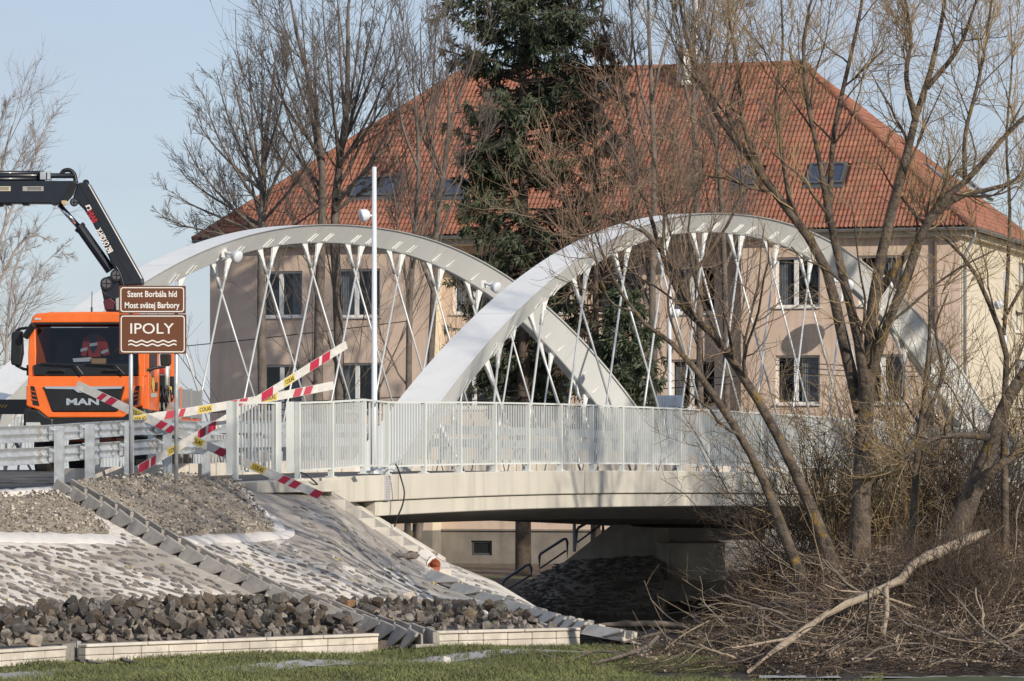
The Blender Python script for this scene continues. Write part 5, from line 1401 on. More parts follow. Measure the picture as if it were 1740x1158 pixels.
# hip and ridge caps, one half-round tile after another
def caps(a, b):
    L_ = np.linalg.norm(b - a); d = (b - a) / L_; n_ = int(L_ / .36)
    for i in range(n_):
        p = a + d * (i * L_ / n_); m = MB(); x = unit(np.cross(d, A(0, 0, 1))); z = np.cross(x, d)
        rr = []
        for t_, r_ in ((0, .15), (L_ / n_ * 1.08, .125)): rr.append([p + d * t_ + x * r_ * math.cos(g_) + z * (r_ * math.sin(g_) - .02) for g_ in np.linspace(-.3, math.pi + .3, 9)])
        m.grid(rr); m.grid([[p + z * .0 + (q_ - p) * .2 for q_ in rr[0]], rr[0]]); m.build('ridge_tile', M['tile'], roof_, smooth=False)
caps(e[0], r0); caps(e[1], r1); caps(r1, r0)
# gutters and downpipes
def half_pipe(a, b, r_, name):
    d = unit(b - a); x = unit(np.cross(d, A(0, 0, 1))); m = MB()
    m.loft([[p + x * r_ * math.cos(g_) + A(0, 0, r_ * math.sin(g_)) for g_ in np.linspace(math.pi, 2 * math.pi, 9)] + [p + x * r_ * .86 * math.cos(g_) + A(0, 0, r_ * .86 * math.sin(g_)) for g_ in np.linspace(2 * math.pi, math.pi, 9)] for p in (a, b)])
    fix_normals(m.build(name, M['gutter'], bd_))
half_pipe(e[0] + NF * .08 + A(0, 0, -.03), e[1] + NF * .08 + A(0, 0, -.03), .10, 'gutter')
half_pipe(e[0] + A(.956, -.292, 0) * .08 + A(0, 0, -.03), e[3] + A(.956, -.292, 0) * .08 + A(0, 0, -.03), .10, 'gutter')
o = C0 + A(.956, -.292, 0) * .12
m = MB(); m.tube([o + US * .15 + A(.956, -.292, 0) * .35 + A(0, 0, ZEV - .1), o + US * .15 + A(.956, -.292, 0) * .33 + A(0, 0, ZEV - .35), o + US * .15 + A(0, 0, ZEV - .9), o + US * .15 + A(0, 0, ZG)], .06, 10); m.build('downpipe', M['gutter'], bd_, smooth=True)
u_ = fu(1590); o = C0 + UL * u_ + NF * .1
m = MB(); m.tube([o + A(0, 0, ZEV - .45), o + A(0, 0, ZG)], .06, 10); m.build('downpipe', M['brownpipe'], bd_, smooth=True)
# satellite dish on the front wall
ds_ = thing('satellite_dish', 'white round satellite dish mounted beside the upper window of the beige wall', 'satellite dish', P(1497, 492, 136.6))
m = MB(); ctr = P(1495, 490, 136.8); aim = unit(A(.25, -.95, .2)); x = unit(np.cross(A(0, 0, 1), aim)); Rp = np.stack([x, np.cross(aim, x), aim], 1)
m.loft([[ctr + Rp @ p for p in r] for r in spin([(.01, -.06), (.25, -.03), (.46, .05), (.46, .06), (.25, -.02), (.01, -.05)], 24)]); fix_normals(m.build('dish', M['signw'], ds_, smooth=True))
m = MB(); m.tube([ctr, ctr - aim * .3 + A(0, 0, -.15), ctr + A(-.05, 2.2, -.2)], .025, 6); m.tube([ctr + A(0, -.05, -.45), ctr + aim * .55 + A(0, 0, -.1)], .015, 6); m.build('bracket', M['galv'], ds_)
ch_ = MB(); cb_ = P(1166, 112, 147); ch_.box(cb_ + A(0, 0, -.1), (.5, .5, 1.2), rotz(.29)); ch_.box(cb_ + A(0, 0, .53), (.62, .62, .09), rotz(.29)); ch_.build('chimney', M['white'], bd_)
mp = MB(); mp.tube([P(1183, 120, 148), P(1183, -40, 148)], .05, 8); mp.tube([P(1183, 4, 148), P(1183, 22, 148)], .11, 8); mp.build('roof_mast', M['lampw'], bd_)
# thin wires between bridge and building
wr = [((60, 610), (700, 545), 140), ((330, 690), (1250, 640), 126), ((330, 702), (1250, 652), 126), ((1318, 612), (1560, 622), 134.5), ((1318, 620), (1560, 632), 134.5), ((1318, 630), (1560, 640), 134.5)]
for i, (a, b, Z) in enumerate(wr):
    m = MB(); pts = [P(a[0] + (b[0] - a[0]) * v, a[1] + (b[1] - a[1]) * v + 18 * v * (1 - v), Z) for v in np.linspace(0, 1, 16)]
    m.tube(pts, .016, 5); m.build('overhead_wire', M['ink'], label=['thin overhead wire slanting to the blank end of the beige building', 'upper of two wires crossing behind the bridge hangers', 'lower of two wires crossing behind the bridge hangers', 'top wire of three before the lower windows beside the forked willow', 'middle wire of three before the lower windows beside the forked willow', 'bottom wire of three before the lower windows beside the forked willow'][i], cat='wire', group='overhead wires')
# grey plate seen from behind at the far end of the front walkway
t = thing('road_sign', 'back of a small pale road sign plate above the railing beside the thin lamp post', 'road sign', P(1137, 700, 112))
m = MB(); m.prism([P(x, y, 112) for x, y in rrect(1115, 672, 1159, 693, 2)], A(0, .03, 0)); fix_normals(m.build('plate', M['lampw'], t))
for x in (1128, 1147):
    m = MB(); m.tube([P(x, 674, 111.9), P(x, 830, 111.9)], .03, 8); m.build('pole', M['galv'], t)
# handrails of the bank stairs across the river
def handrail(pts, mids, Z0, Z1, label):
    t = thing('stair_handrail', label, 'handrail', P(pts[0][0], pts[0][1], Z0))
    xs = [p[0] for p in pts]
    def zz(x): return Z0 + (Z1 - Z0) * (x - min(xs)) / max(1, max(xs) - min(xs))
    m = MB(); m.tube([P(x, y, zz(x)) for x, y in pts], .042, 8); m.build('tube_rail', M['rail'], t, smooth=True)
    for a, b in mids:
        m = MB(); m.tube([P(*a, zz(a[0])), P(*b, zz(b[0]))], .028, 8); m.build('mid_rail', M['rail'], t, smooth=True)
handrail([(855, 1006), (855, 990), (858, 985), (894, 961), (900, 960), (903, 966), (903, 984)], [((858, 1004), (902, 978))], 121.5, 121.5, 'lowest blue grey stair handrail on the far bank')
handrail([(916.5, 974), (916.5, 946), (919, 941), (957, 917), (962, 916), (964, 922), (964, 952)], [((918, 966), (962, 936))], 120.8, 120.4, 'middle blue grey stair handrail beside the far wing wall')
handrail([(980, 934), (980, 902), (983, 897), (1006, 884), (1024, 876), (1025, 905)], [((981, 922), (1024, 890))], 120.2, 119.9, 'upper blue grey stair handrail reaching under the bridge edge')
m = MB(); m.tube([P(976, 938, 120.4), P(976, 860, 120.4)], .05, 8); m.build('marker_pole', M['lampw'], label='thin white pole beside the upper stair handrail', cat='pole')
# posts by the building under the bridge edge
t = thing('gas_post', 'yellow post with a dark box and red pipe in front of the beige plinth', 'marker post', P(705, 950, 139))
m = MB(); m.tube([P(704.5, 960, 139), P(704.5, 860, 139)], .075, 10); m.build('pole', M['yellowpipe'], t)
m = MB(); m.tube([P(715, 960, 139.2), P(715, 860, 139.2)], .035, 8); m.build('red_pipe', M['redpole'], t)
m = MB(); m.tube([P(710.5, 960, 139.1), P(710.5, 860, 139.1)], .03, 8); m.build('white_pipe', M['lampw'], t)
m = MB(); m.box(P(709, 897, 138.8), (.28, .2, .26)); m.build('box', M['black'], t)
# ================================================================ TREES
def grow(starts, dirs, L, r0, r1, nseg, wander, up, g, droop=0.):
    """vectorised branches: N starts -> paths (N,nseg+1,3), radii"""
    N = len(starts); p = np.empty((N, nseg + 1, 3)); p[:, 0] = starts; d = unit(dirs)
    st = (L / nseg)[:, None]
    for i in range(nseg):
        d = unit(d + g.normal(0, wander, (N, 3)) + A(0, 0, up - droop * (i / nseg)))
        p[:, i + 1] = p[:, i] + d * st
    t = np.linspace(0, 1, nseg + 1)[None]
    return p, r0[:, None] * (1 - t) + r1[:, None] * t
def spawn(paths, radii, n, t0, t1, ang0, ang1, g, flat=None):
    """n children per parent: start, direction, parent radius there, fraction along"""
    N, S = paths.shape[:2]
    idx = np.repeat(np.arange(N), n); m = len(idx)
    t = g.uniform(t0, t1, m) * (S - 1 - 1e-6); i = t.astype(int); f = (t - i)[:, None]
    s = paths[idx, i] * (1 - f) + paths[idx, i + 1] * f
    tg = unit(paths[idx, i + 1] - paths[idx, i])
    rnd = unit(g.normal(size=(m, 3))); side = unit(np.cross(tg, rnd)); a = np.radians(g.uniform(ang0, ang1, m))[:, None]
    d = tg * np.cos(a) + side * np.sin(a)
    if flat is not None: d = unit(d * flat)
    r = radii[idx, i] * (1 - f[:, 0]) + radii[idx, i + 1] * f[:, 0]
    return s, d, r, t / (S - 1), idx
def limb(px_pts, S=14, thin=.72):
    """px_pts: (px, py, Z, radius px) -> path, radii"""
    q = np.array([list(P(x, y, Z)) + [r * thin * Z / F] for x, y, Z, r in px_pts]); c_ = curve(q, S)
    return c_[:, :3], np.maximum(c_[:, 3], .004)
def make_tree(name, label, limbs, levels, g, bark, twig, group=None, trunk_n=None, cat='tree', kind=None, twig2=None):
    """limbs: explicit paths (same S); levels: dicts for successive orders of branches"""
    base = limbs[0][0][0]
    t = thing(name, label, cat, base, group)
    Pm = np.stack([a for a, _ in limbs]); Rm = np.stack([b for _, b in limbs])
    n_tr = trunk_n or 1
    m = MB()
    for a, b in limbs[:n_tr]:
        v, f = tubes(a[None], b[None], 12); m.add(v, f)
    m.build('trunk', bark, t, smooth=True)
    cr = MB()
    if len(limbs) > n_tr:
        v, f = tubes(Pm[n_tr:], Rm[n_tr:], 9); cr.add(v, f)
    paths, radii = Pm, Rm
    allp = [(Pm, Rm)]
    for li, lv in enumerate(levels):
        src = allp[lv.get('of', -1)] if 'of' in lv else allp[-1]
        s, d, r, tt, idx = spawn(src[0], src[1], lv['n'], lv.get('t0', .25), lv.get('t1', 1.), *lv['ang'], g, lv.get('flat'))
        plen = np.linalg.norm(np.diff(src[0], axis=1), axis=2).sum(1)[idx]
        if 'L' in lv: Ls = g.uniform(*lv['L'], len(s)) * (1 - lv.get('short', .35) * tt)
        else: Ls = plen * g.uniform(*lv['len'], len(s)) * (1 - lv.get('short', .35) * tt)
        if 'keep' in lv:
            k = lv['keep'](s, d, g); s, d, r, Ls = s[k], d[k], r[k], Ls[k]
        r0 = np.clip(r * lv['r'], lv.get('rmin', .004), lv.get('rmax', 1)); r1 = np.maximum(r0 * lv.get('tip', .3), lv.get('rtip', .0025))
        pth, rad = grow(s, d, Ls, r0, r1, lv['seg'], lv['wander'], lv.get('up', .05), g, lv.get('droop', 0))
        v, f = tubes(pth, rad, lv['sides']); cr.add(v, f, 0 if lv['sides'] > 4 else 1)
        allp.append((pth, rad))
    cr.build('crown', [bark, twig], t, smooth=True)
    return t, allp
# ---- willow trees on the near bank, before the bridge
WG = 'willows on the near bank'
def G(s): return np.random.default_rng(s)
def lv_willow(d=1.0):
    return [dict(n=int(6 * d), ang=(22, 60), len=(.22, .45), r=.45, rmax=.028, seg=8, wander=.15, up=.10, sides=6, t0=.30, rtip=.005),
            dict(n=6, ang=(20, 60), L=(.5, 1.5), r=.5, rmin=.006, rmax=.012, seg=6, wander=.17, up=.10, sides=4, t0=.12, rtip=.0035),
            dict(n=int(6 * d), ang=(20, 60), L=(.3, .9), r=.55, rmin=.0034, rmax=.0055, seg=5, wander=.17, up=.09, sides=3, t0=.12, rtip=.002)]
Zw = 59.0
main = [limb([(1460, 1010, Zw, 30), (1462, 905, Zw, 25), (1465, 800, Zw, 21), (1470, 700, Zw, 20), (1476, 640, Zw, 17), (1480, 560, Zw, 15), (1486, 500, Zw - .1, 14), (1505, 400, Zw - .1, 12), (1532, 300, Zw, 11), (1556, 200, Zw + .2, 8), (1590, 90, Zw + .2, 6), (1612, -40, Zw + .2, 3)]),
        limb([(1462, 700, Zw, 17), (1448, 640, Zw + .2, 15), (1425, 545, Zw + .3, 13), (1412, 480, Zw + .3, 12), (1385, 420, Zw + .4, 11), (1330, 345, Zw + .4, 10), (1285, 285, Zw + .5, 9), (1240, 225, Zw + .6, 8), (1200, 165, Zw + .7, 6), (1165, 60, Zw + .8, 4), (1150, -40, Zw + .8, 2)]),
        limb([(1472, 690, Zw, 15), (1462, 600, Zw - .3, 12), (1445, 520, Zw - .4, 11), (1425, 440, Zw - .4, 10), (1408, 360, Zw - .5, 9), (1390, 260, Zw - .5, 6), (1370, 160, Zw - .5, 5), (1366, 60, Zw - .4, 4), (1390, -40, Zw - .4, 2)]),
        limb([(1480, 640, Zw, 13), (1505, 560, Zw - .2, 11), (1540, 470, Zw - .2, 10), (1565, 400, Zw - .3, 10), (1598, 345, Zw - .3, 9), (1650, 300, Zw - .3, 7), (1700, 240, Zw - .3, 6), (1760, 180, Zw - .3, 4)]),
        limb([(1484, 510, Zw, 12), (1512, 470, Zw + .2, 11), (1545, 425, Zw + .3, 9), (1590, 365, Zw + .4, 8), (1640, 330, Zw + .4, 7), (1700, 318, Zw + .4, 5), (1790, 270, Zw + .4, 3)]),
        limb([(1408, 380, Zw + .2, 9), (1412, 300, Zw + .1, 7), (1418, 220, Zw, 6), (1440, 120, Zw, 5), (1462, 20, Zw, 4), (1470, -50, Zw, 2)]),
        limb([(1300, 305, Zw + .5, 8), (1262, 210, Zw + .6, 6), (1255, 120, Zw + .7, 5), (1240, 40, Zw + .7, 3), (1236, -40, Zw + .7, 2)]),
        limb([(1556, 205, Zw, 8), (1540, 130, Zw, 6), (1548, 60, Zw, 4), (1530, -40, Zw, 2)]),
        limb([(1575, 150, Zw + .2, 7), (1630, 80, Zw + .2, 5), (1660, 0, Zw + .1, 3), (1690, -50, Zw, 2)]),
        limb([(1640, 305, Zw - .3, 6), (1640, 230, Zw - .3, 5), (1662, 140, Zw - .3, 4), (1680, 40, Zw - .3, 3), (1690, -40, Zw - .3, 2)]),
        limb([(1345, 360, Zw + .4, 7), (1330, 270, Zw + .3, 5), (1318, 180, Zw + .3, 4), (1330, 80, Zw + .3, 3), (1325, -40, Zw + .3, 2)])]
make_tree('willow_tree', 'bare willow with one thick dark trunk forking into four spreading limbs before the bridge', main, lv_willow(1.4), G(11), M['bark'], M['twig'], WG, 1)
lean1 = [limb([(1425, 985, 58.4, 21), (1385, 880, 58.4, 18), (1350, 800, 58.4, 15), (1305, 710, 58.4, 13), (1262, 640, 58.3, 12), (1215, 572, 58.3, 11), (1180, 545, 58.3, 10), (1150, 500, 58.3, 9), (1130, 440, 58.3, 7), (1110, 390, 58.3, 6), (1094, 330, 58.3, 5), (1058, 290, 58.3, 4), (1030, 230, 58.3, 2)], thin=.6),
         limb([(1200, 560, 58.3, 7), (1168, 520, 58.1, 6), (1148, 470, 58.1, 5), (1100, 400, 58, 4), (1040, 372, 58, 3), (980, 352, 58, 2), (935, 330, 58, 1.2)], thin=.6),
         limb([(1125, 430, 58.3, 5), (1128, 360, 58.5, 4), (1110, 270, 58.5, 3), (1085, 200, 58.5, 2.4), (1080, 130, 58.5, 1.2)], thin=.6),
         limb([(1150, 490, 58.3, 5), (1205, 430, 58.6, 4.5), (1260, 330, 58.8, 4), (1250, 250, 58.9, 3), (1225, 150, 59, 2), (1215, 70, 59, 1.2)], thin=.6),
         limb([(1232, 600, 58.3, 5), (1205, 540, 58.0, 4.5), (1180, 470, 57.8, 4), (1170, 380, 57.7, 3), (1195, 280, 57.6, 2.4), (1190, 190, 57.6, 1.2)], thin=.6)]
make_tree('willow_tree', 'bare leaning willow whose ochre spotted trunk slants over the white railing', lean1, lv_willow(.85), G(12), M['bark'], M['twig_red'], WG, 1)
lean2 = [limb([(1362, 985, 58.0, 18), (1322, 880, 58.0, 15), (1290, 800, 58.0, 12), (1245, 720, 57.9, 11), (1190, 640, 57.8, 9), (1150, 590, 57.7, 7.5), (1110, 565, 57.6, 6), (1070, 520, 57.6, 5), (1040, 470, 57.6, 4), (1018, 420, 57.5, 3), (1000, 340, 57.5, 2)], thin=.6),
         limb([(1160, 600, 57.7, 4), (1135, 520, 57.8, 3.5), (1145, 440, 57.8, 3), (1130, 350, 57.9, 2)], thin=.6),
         limb([(1080, 530, 57.6, 3.5), (1035, 510, 57.4, 3), (1010, 430, 57.3, 2), (1002, 380, 57.3, 1.2)], thin=.6)]
make_tree('willow_tree', 'slimmer bare willow slanting far over the railing below the spotted one', lean2, lv_willow(1.0), G(13), M['bark'], M['twig_red'], WG, 1)
right = [limb([(1590, 1000, 58.5, 32), (1632, 890, 58.5, 27), (1655, 830, 58.5, 22), (1683, 760, 58.5, 19), (1702, 700, 58.5, 16), (1730, 650, 58.5, 14), (1775, 590, 58.5, 12), (1830, 500, 58.5, 9)]),
         limb([(1660, 830, 58.2, 12), (1700, 790, 58, 10), (1750, 760, 58, 8), (1820, 700, 58, 6)]),
         limb([(1690, 745, 58.5, 10), (1640, 740, 58.2, 8), (1590, 745, 58, 6), (1540, 775, 58, 4), (1500, 790, 58, 2)])]
make_tree('willow_tree', 'dark thick willow trunk slanting out over the pale end of the bridge railing', right, lv_willow(1.1), G(14), M['bark'], M['twig'], WG, 1)
thin = [limb([(1708, 990, 60.5, 10), (1708, 860, 60.5, 9), (1706, 700, 60.5, 8), (1710, 600, 60.5, 7), (1690, 540, 60.5, 6), (1665, 480, 60.5, 5), (1640, 440, 60.5, 4), (1600, 400, 60.5, 2.5)]),
        limb([(1706, 570, 60.5, 5), (1712, 470, 60.4, 5), (1716, 350, 60.4, 4), (1710, 240, 60.4, 3), (1720, 100, 60.4, 2), (1715, 10, 60.4, 1.2)]),
        limb([(1704, 545, 60.5, 4), (1730, 500, 60.5, 4), (1760, 440, 60.5, 3), (1790, 300, 60.5, 2)])]
make_tree('willow_tree', 'thin upright bare willow standing before the cream end wall of the building', thin, lv_willow(.9), G(15), M['bark'], M['twig'], WG, 1)
mid = [limb([(1545, 990, 59.6, 11), (1552, 870, 59.6, 9), (1560, 760, 59.6, 8), (1572, 660, 59.6, 6), (1580, 560, 59.6, 4), (1578, 505, 59.6, 2.5)]),
       limb([(1560, 740, 59.6, 6), (1600, 640, 59.6, 4), (1590, 560, 59.6, 3), (1610, 500, 59.6, 1.5)])]
make_tree('willow_tree', 'short broken topped willow stem between the forked trunk and the falling arch limb', mid, lv_willow(.8), G(16), M['bark'], M['twig'], WG, 1)
# ---- bare linden trees between the bridge and the building
LG = 'bare trees before the building'
def lv_lime(k=1.0, up=.12, fine=0):
    l = [dict(n=int(11 * k), ang=(22, 55), len=(.25, .5), r=.45, rmax=.035, seg=9, wander=.08, up=up, sides=6, t0=.15, short=.5),
            dict(n=8, ang=(18, 45), len=(.40, .75), r=.5, rmin=.009, rmax=.016, seg=7, wander=.10, up=up * .8, sides=4, t0=.15, rtip=.005),
            dict(n=8, ang=(18, 45), len=(.35, .75), r=.5, rmin=.006, rmax=.009, seg=4, wander=.11, up=up * .6, sides=3, t0=.1, rtip=.0035)]
    if fine: l.append(dict(n=fine, ang=(15, 45), len=(.5, .9), r=.7, rmin=.0042, rmax=.0055, seg=2, wander=.12, up=up * .5, sides=3, t0=.15, rtip=.003))
    return l
Zl = 128.0
def fan(trunks, ends, Z, g, r0=4.6):
    """limbs rising from the trunks and curving out to the crown's edge"""
    out = []
    for i, (ex, ey) in enumerate(ends):
        tr = min(trunks, key=lambda t: abs(np.interp(ey + 60, [p[1] for p in t[::-1]], [p[0] for p in t[::-1]]) - ex))
        low = max(p[1] for p in tr if p[1] < 430); y0 = min(420, ey + g.uniform(.42, .72) * (430 - ey) + 25)
        x0 = float(np.interp(y0, [p[1] for p in tr[::-1]], [p[0] for p in tr[::-1]])); dz = g.uniform(-3.5, 3.5); r_ = float(np.interp(y0, [p[1] for p in tr[::-1]], [p[3] for p in tr[::-1]]))
        dx, dy = ex - x0, ey - y0
        out.append(limb([(x0, y0, Z, min(r0, r_ * .7)), (x0 + dx * .36, y0 + dy * .22 - 8, Z + dz * .4, r0 * .72), (x0 + dx * .66, y0 + dy * .50 - 6, Z + dz * .75, r0 * .5), (x0 + dx * .88, y0 + dy * .80, Z + dz, r0 * .3), (ex, ey, Z + dz * 1.05, .9)]))
    return out
def lv_fan():
    return [dict(n=8, ang=(18, 48), len=(.24, .50), r=.42, rmin=.012, rmax=.03, seg=8, wander=.07, up=.06, sides=5, t0=.12, rtip=.005, short=.45),
            dict(n=7, ang=(18, 48), len=(.35, .7), r=.5, rmin=.007, rmax=.012, seg=6, wander=.08, up=.06, sides=4, t0=.12, rtip=.0045),
            dict(n=5, ang=(16, 45), len=(.4, .8), r=.5, rmin=.005, rmax=.007, seg=4, wander=.09, up=.05, sides=3, t0=.1, rtip=.0035)]
t1 = [(447, 960, Zl, 13), (446, 700, Zl, 11), (444, 500, Zl, 10), (446, 350, Zl, 8.5), (450, 250, Zl, 6), (462, 160, Zl, 4), (470, 85, Zl, 2)]
l1 = [limb(t1)] + fan([t1], [(286, 372), (292, 325), (303, 285), (312, 240), (330, 195), (345, 160), (368, 125), (392, 100), (420, 84), (445, 90), (490, 110), (512, 180), (540, 240), (560, 330), (330, 395), (380, 330), (410, 200)], Zl, G(211))
make_tree('linden_tree', 'broad low crowned bare tree farthest towards the crane with a single trunk', l1, lv_fan(), G(21), M['bark_b'], M['twig_b'], LG, 1)
t2 = [(540, 960, 129, 13), (540, 700, 129, 12), (543, 500, 129, 11), (548, 350, 129, 9.5), (545, 250, 129, 7), (528, 150, 129, 5), (505, 60, 129, 4), (490, -20, 129, 2)]
t3 = [(580, 960, 129.5, 14), (578, 700, 129.5, 12), (573, 500, 129.5, 11), (568, 380, 129.5, 11), (578, 270, 129.5, 8), (592, 150, 129.5, 6), (590, 40, 129.5, 4), (600, -60, 129.5, 2)]
l2 = [limb(t2), limb(t3)] + fan([t2, t3], [(432, 180), (436, 120), (440, 70), (455, 40), (478, 10), (510, -20), (545, -40), (572, -50), (620, -50), (640, -20), (660, 10), (678, 50), (690, 95), (694, 140), (690, 190), (700, 240), (655, 120), (625, 60), (560, 60), (480, 110), (530, 20)], 129.2, G(212))
make_tree('linden_tree', 'tall bare tree with two close trunks and a wide round crown against the sky', l2, lv_fan(), G(22), M['bark_b'], M['twig_b'], LG, 2)
for i, (lb, pts) in enumerate((('slim bare tree standing between the lamp post and the spruce, thinner of two', [(692, 960, 127, 8), (694, 700, 127, 7.5), (697, 500, 127, 7), (707, 370, 127, 6), (712, 280, 127, 5), (706, 180, 127, 3), (700, 110, 127, 1.2)]),
                               ('bare tree with dark fork close beside the spruce branches', [(704, 960, 128.5, 10), (722, 800, 128.5, 9), (737, 500, 128.5, 8), (742, 380, 128.5, 7), (758, 260, 128.5, 5), (764, 170, 128.5, 3), (755, 80, 128.5, 1.2)]),
                               ('bare tree rising behind the top of the front arch with crooked top', [(1118, 960, 127, 9), (1112, 700, 127, 8), (1108, 500, 127, 8), (1112, 300, 127, 7), (1108, 180, 127, 6), (1104, 80, 127, 4), (1100, -40, 127, 2)]),
                               ('slender grey bare tree behind the front arch nearest the roof chimney', [(1195, 960, 128, 9), (1190, 700, 128, 8), (1188, 500, 128, 8), (1182, 300, 128, 7), (1178, 150, 128, 5), (1180, 30, 128, 3), (1175, -40, 128, 2)]),
                               ('bare tree close beyond the front arch with low forked stems', [(1230, 960, 129, 9), (1235, 700, 129, 8), (1232, 500, 129, 7), (1225, 330, 129, 6), (1215, 230, 129, 4), (1200, 140, 129, 2), (1205, 90, 129, 1.2)]))):
    q_ = [limb(pts)]
    x, y, Z = pts[3][:3]
    g_ = G(30 + i)
    for k in range(4):
        sg = 1 if k % 2 else -1; yy = pts[2 + k // 2][1] - 40 * k; x0 = float(np.interp(yy, [p[1] for p in pts[::-1]], [p[0] for p in pts[::-1]]))
        q_.append(limb([(x0, yy, Z, 4), (x0 + sg * g_.uniform(15, 30), yy - 80, Z + g_.uniform(-1, 1), 3.2), (x0 + sg * g_.uniform(25, 50), yy - 170, Z + g_.uniform(-1.5, 1.5), 2), (x0 + sg * g_.uniform(30, 60), yy - 260, Z + g_.uniform(-2, 2), 1)]))
    make_tree('slender_tree', lb, q_, lv_lime(.62), g_, M['bark_b'], M['twig_b'], LG, 1)
# crooked bare tree with sky behind, between spruce and chimney
q_ = [limb([(1085, 960, 131, 8), (1082, 600, 131, 7), (1078, 300, 131, 7), (1062, 160, 131, 5), (1035, 90, 131, 4), (1020, 20, 131, 3), (1030, -40, 131, 1.5)]), limb([(1070, 190, 131, 4), (1030, 130, 130, 3.5), (1010, 60, 130, 2.5), (985, 20, 130, 1.2)]), limb([(1060, 160, 131, 4), (1075, 60, 132, 3), (1065, -20, 132, 1.5)])]
make_tree('slender_tree', 'crooked bare tree showing against the sky between the spruce and the chimney', q_, lv_lime(1.0), G(41), M['bark_b'], M['twig_b'], LG, 1)
# trees far off behind the crane, paled by haze put into the bark colour
Zf = 175.0
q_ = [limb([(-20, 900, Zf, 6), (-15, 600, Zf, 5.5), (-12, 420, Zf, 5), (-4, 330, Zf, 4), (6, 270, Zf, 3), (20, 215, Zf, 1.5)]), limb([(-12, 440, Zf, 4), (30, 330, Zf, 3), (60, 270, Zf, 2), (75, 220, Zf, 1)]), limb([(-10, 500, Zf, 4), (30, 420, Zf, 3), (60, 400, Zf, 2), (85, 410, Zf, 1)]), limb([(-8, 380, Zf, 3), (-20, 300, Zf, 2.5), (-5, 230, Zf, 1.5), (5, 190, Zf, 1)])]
make_tree('hazy_far_tree', 'pale hazy bare tree far off behind the crane boom', q_, lv_lime(1.15, .04), G(51), M['bark_haze'], M['bark_haze'], 'far pale trees', 1)
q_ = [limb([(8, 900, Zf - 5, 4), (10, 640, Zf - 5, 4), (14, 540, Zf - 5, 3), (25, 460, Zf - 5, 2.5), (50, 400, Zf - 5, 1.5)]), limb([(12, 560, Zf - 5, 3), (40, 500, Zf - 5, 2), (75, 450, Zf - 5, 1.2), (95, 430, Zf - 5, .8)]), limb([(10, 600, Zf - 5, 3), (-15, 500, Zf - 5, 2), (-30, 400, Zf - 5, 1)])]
make_tree('hazy_far_tree', 'smaller pale hazy bare tree beside the lorry mirror', q_, lv_lime(.9, .02), G(52), M['bark_haze'], M['bark_haze'], 'far pale trees', 1)

# ---- spruce
def needle_sprays(m, paths, radii, per, g, size, hang=.5, mi=0):
    N, S = paths.shape[:2]
    s, d, r, tt, idx = spawn(paths, radii, per, .15, 1.0, 35, 75, g)
    n = len(s); d = unit(d + A(0, 0, -hang) * g.uniform(.3, 1.2, (n, 1)))
    L_ = g.uniform(*size, n)[:, None]; w = np.cross(d, unit(g.normal(size=(n, 3)))); w = unit(w) * L_ * g.uniform(.07, .12, (n, 1))
    mid = s + d * L_ * .5; tip = s + d * L_ + A(0, 0, -.1) * L_
    v = np.stack([s, mid + w, tip, mid - w], 1).reshape(-1, 3)
    f = np.arange(n * 4).reshape(-1, 4); m.add(v, f, mi)
    w2 = unit(np.cross(d, w)) * L_ * .1
    v = np.stack([s, mid + w2, tip, mid - w2], 1).reshape(-1, 3); m.add(v, f.copy(), mi)
def spruce(name, label, base_px, base_py, Z, top_py, whorls, g, r_px, group, dens_=1.0, cat='tree', lean=0, leaf='needle'):
    b = P(base_px, base_py, Z); h = (base_py - top_py) * Z / F
    t = thing(name, label, cat, b, group)
    p_ = curve(np.array([b, b + A(.02 * h * lean, 0, h * .5), b + A(.03 * h * lean, 0, h)]), 16)
    rr = np.linspace(r_px, 1.2, 16) * Z / F
    m = MB(); p_[0, 2] -= 1.2; v, f = tubes(p_[None], rr[None], 12); m.add(v, f); m.build('trunk', M['bark_s'], t, smooth=True)
    S_, D_, L_ = [], [], []
    for py, n, lpx, el in whorls:
        for k in range(n):
            yy = py + g.uniform(-12, 12); az = g.uniform(0, 6.283); z = (base_py - yy) * Z / F; e_ = math.radians(el + g.uniform(-9, 9))
            S_.append(b + A(0, 0, z) + A(.03 * z * lean, 0, 0)); D_.append(A(math.cos(az) * math.cos(e_), math.sin(az) * math.cos(e_), math.sin(e_))); L_.append(lpx * Z / F * g.uniform(.8, 1.25))
    S_, D_, L_ = np.array(S_), np.array(D_), np.array(L_)
    bp, br = grow(S_, D_, L_, np.full(len(S_), .05), np.full(len(S_), .012), 8, .05, .035, g)
    cr = MB(); v, f = tubes(bp, br, 5); cr.add(v, f, 1)
    s, d, r, tt, idx = spawn(bp, br, 9, .22, 1., 45, 70, g, A(1, 1, .45))
    d = unit(d + A(0, 0, -.22)); sp_, sr_ = grow(s, d, L_[idx] * g.uniform(.2, .42, len(s)) * (1.1 - .75 * tt), np.full(len(s), .016), np.full(len(s), .006), 5, .08, -.05, g)
    v, f = tubes(sp_, sr_, 3); cr.add(v, f, 1)
    needle_sprays(cr, sp_, sr_, int(17 * dens_), g, (.12, .30)); needle_sprays(cr, bp[:, 2:], br[:, 2:], int(26 * dens_), g, (.14, .32), .3)
    cr.build('crown', [M[leaf], M['bark_s']], t)
wh = []
for py in range(-330, 330, 20): wh.append((py, 7, np.interp(py, [-330, -100, 60, 200, 330], [30, 95, 142, 125, 112]), np.interp(py, [-330, 0, 330], [35, 14, -6])))
for py in range(345, 700, 24): wh.append((py, 6, np.interp(py, [345, 500, 700], [120, 115, 95]), -14))
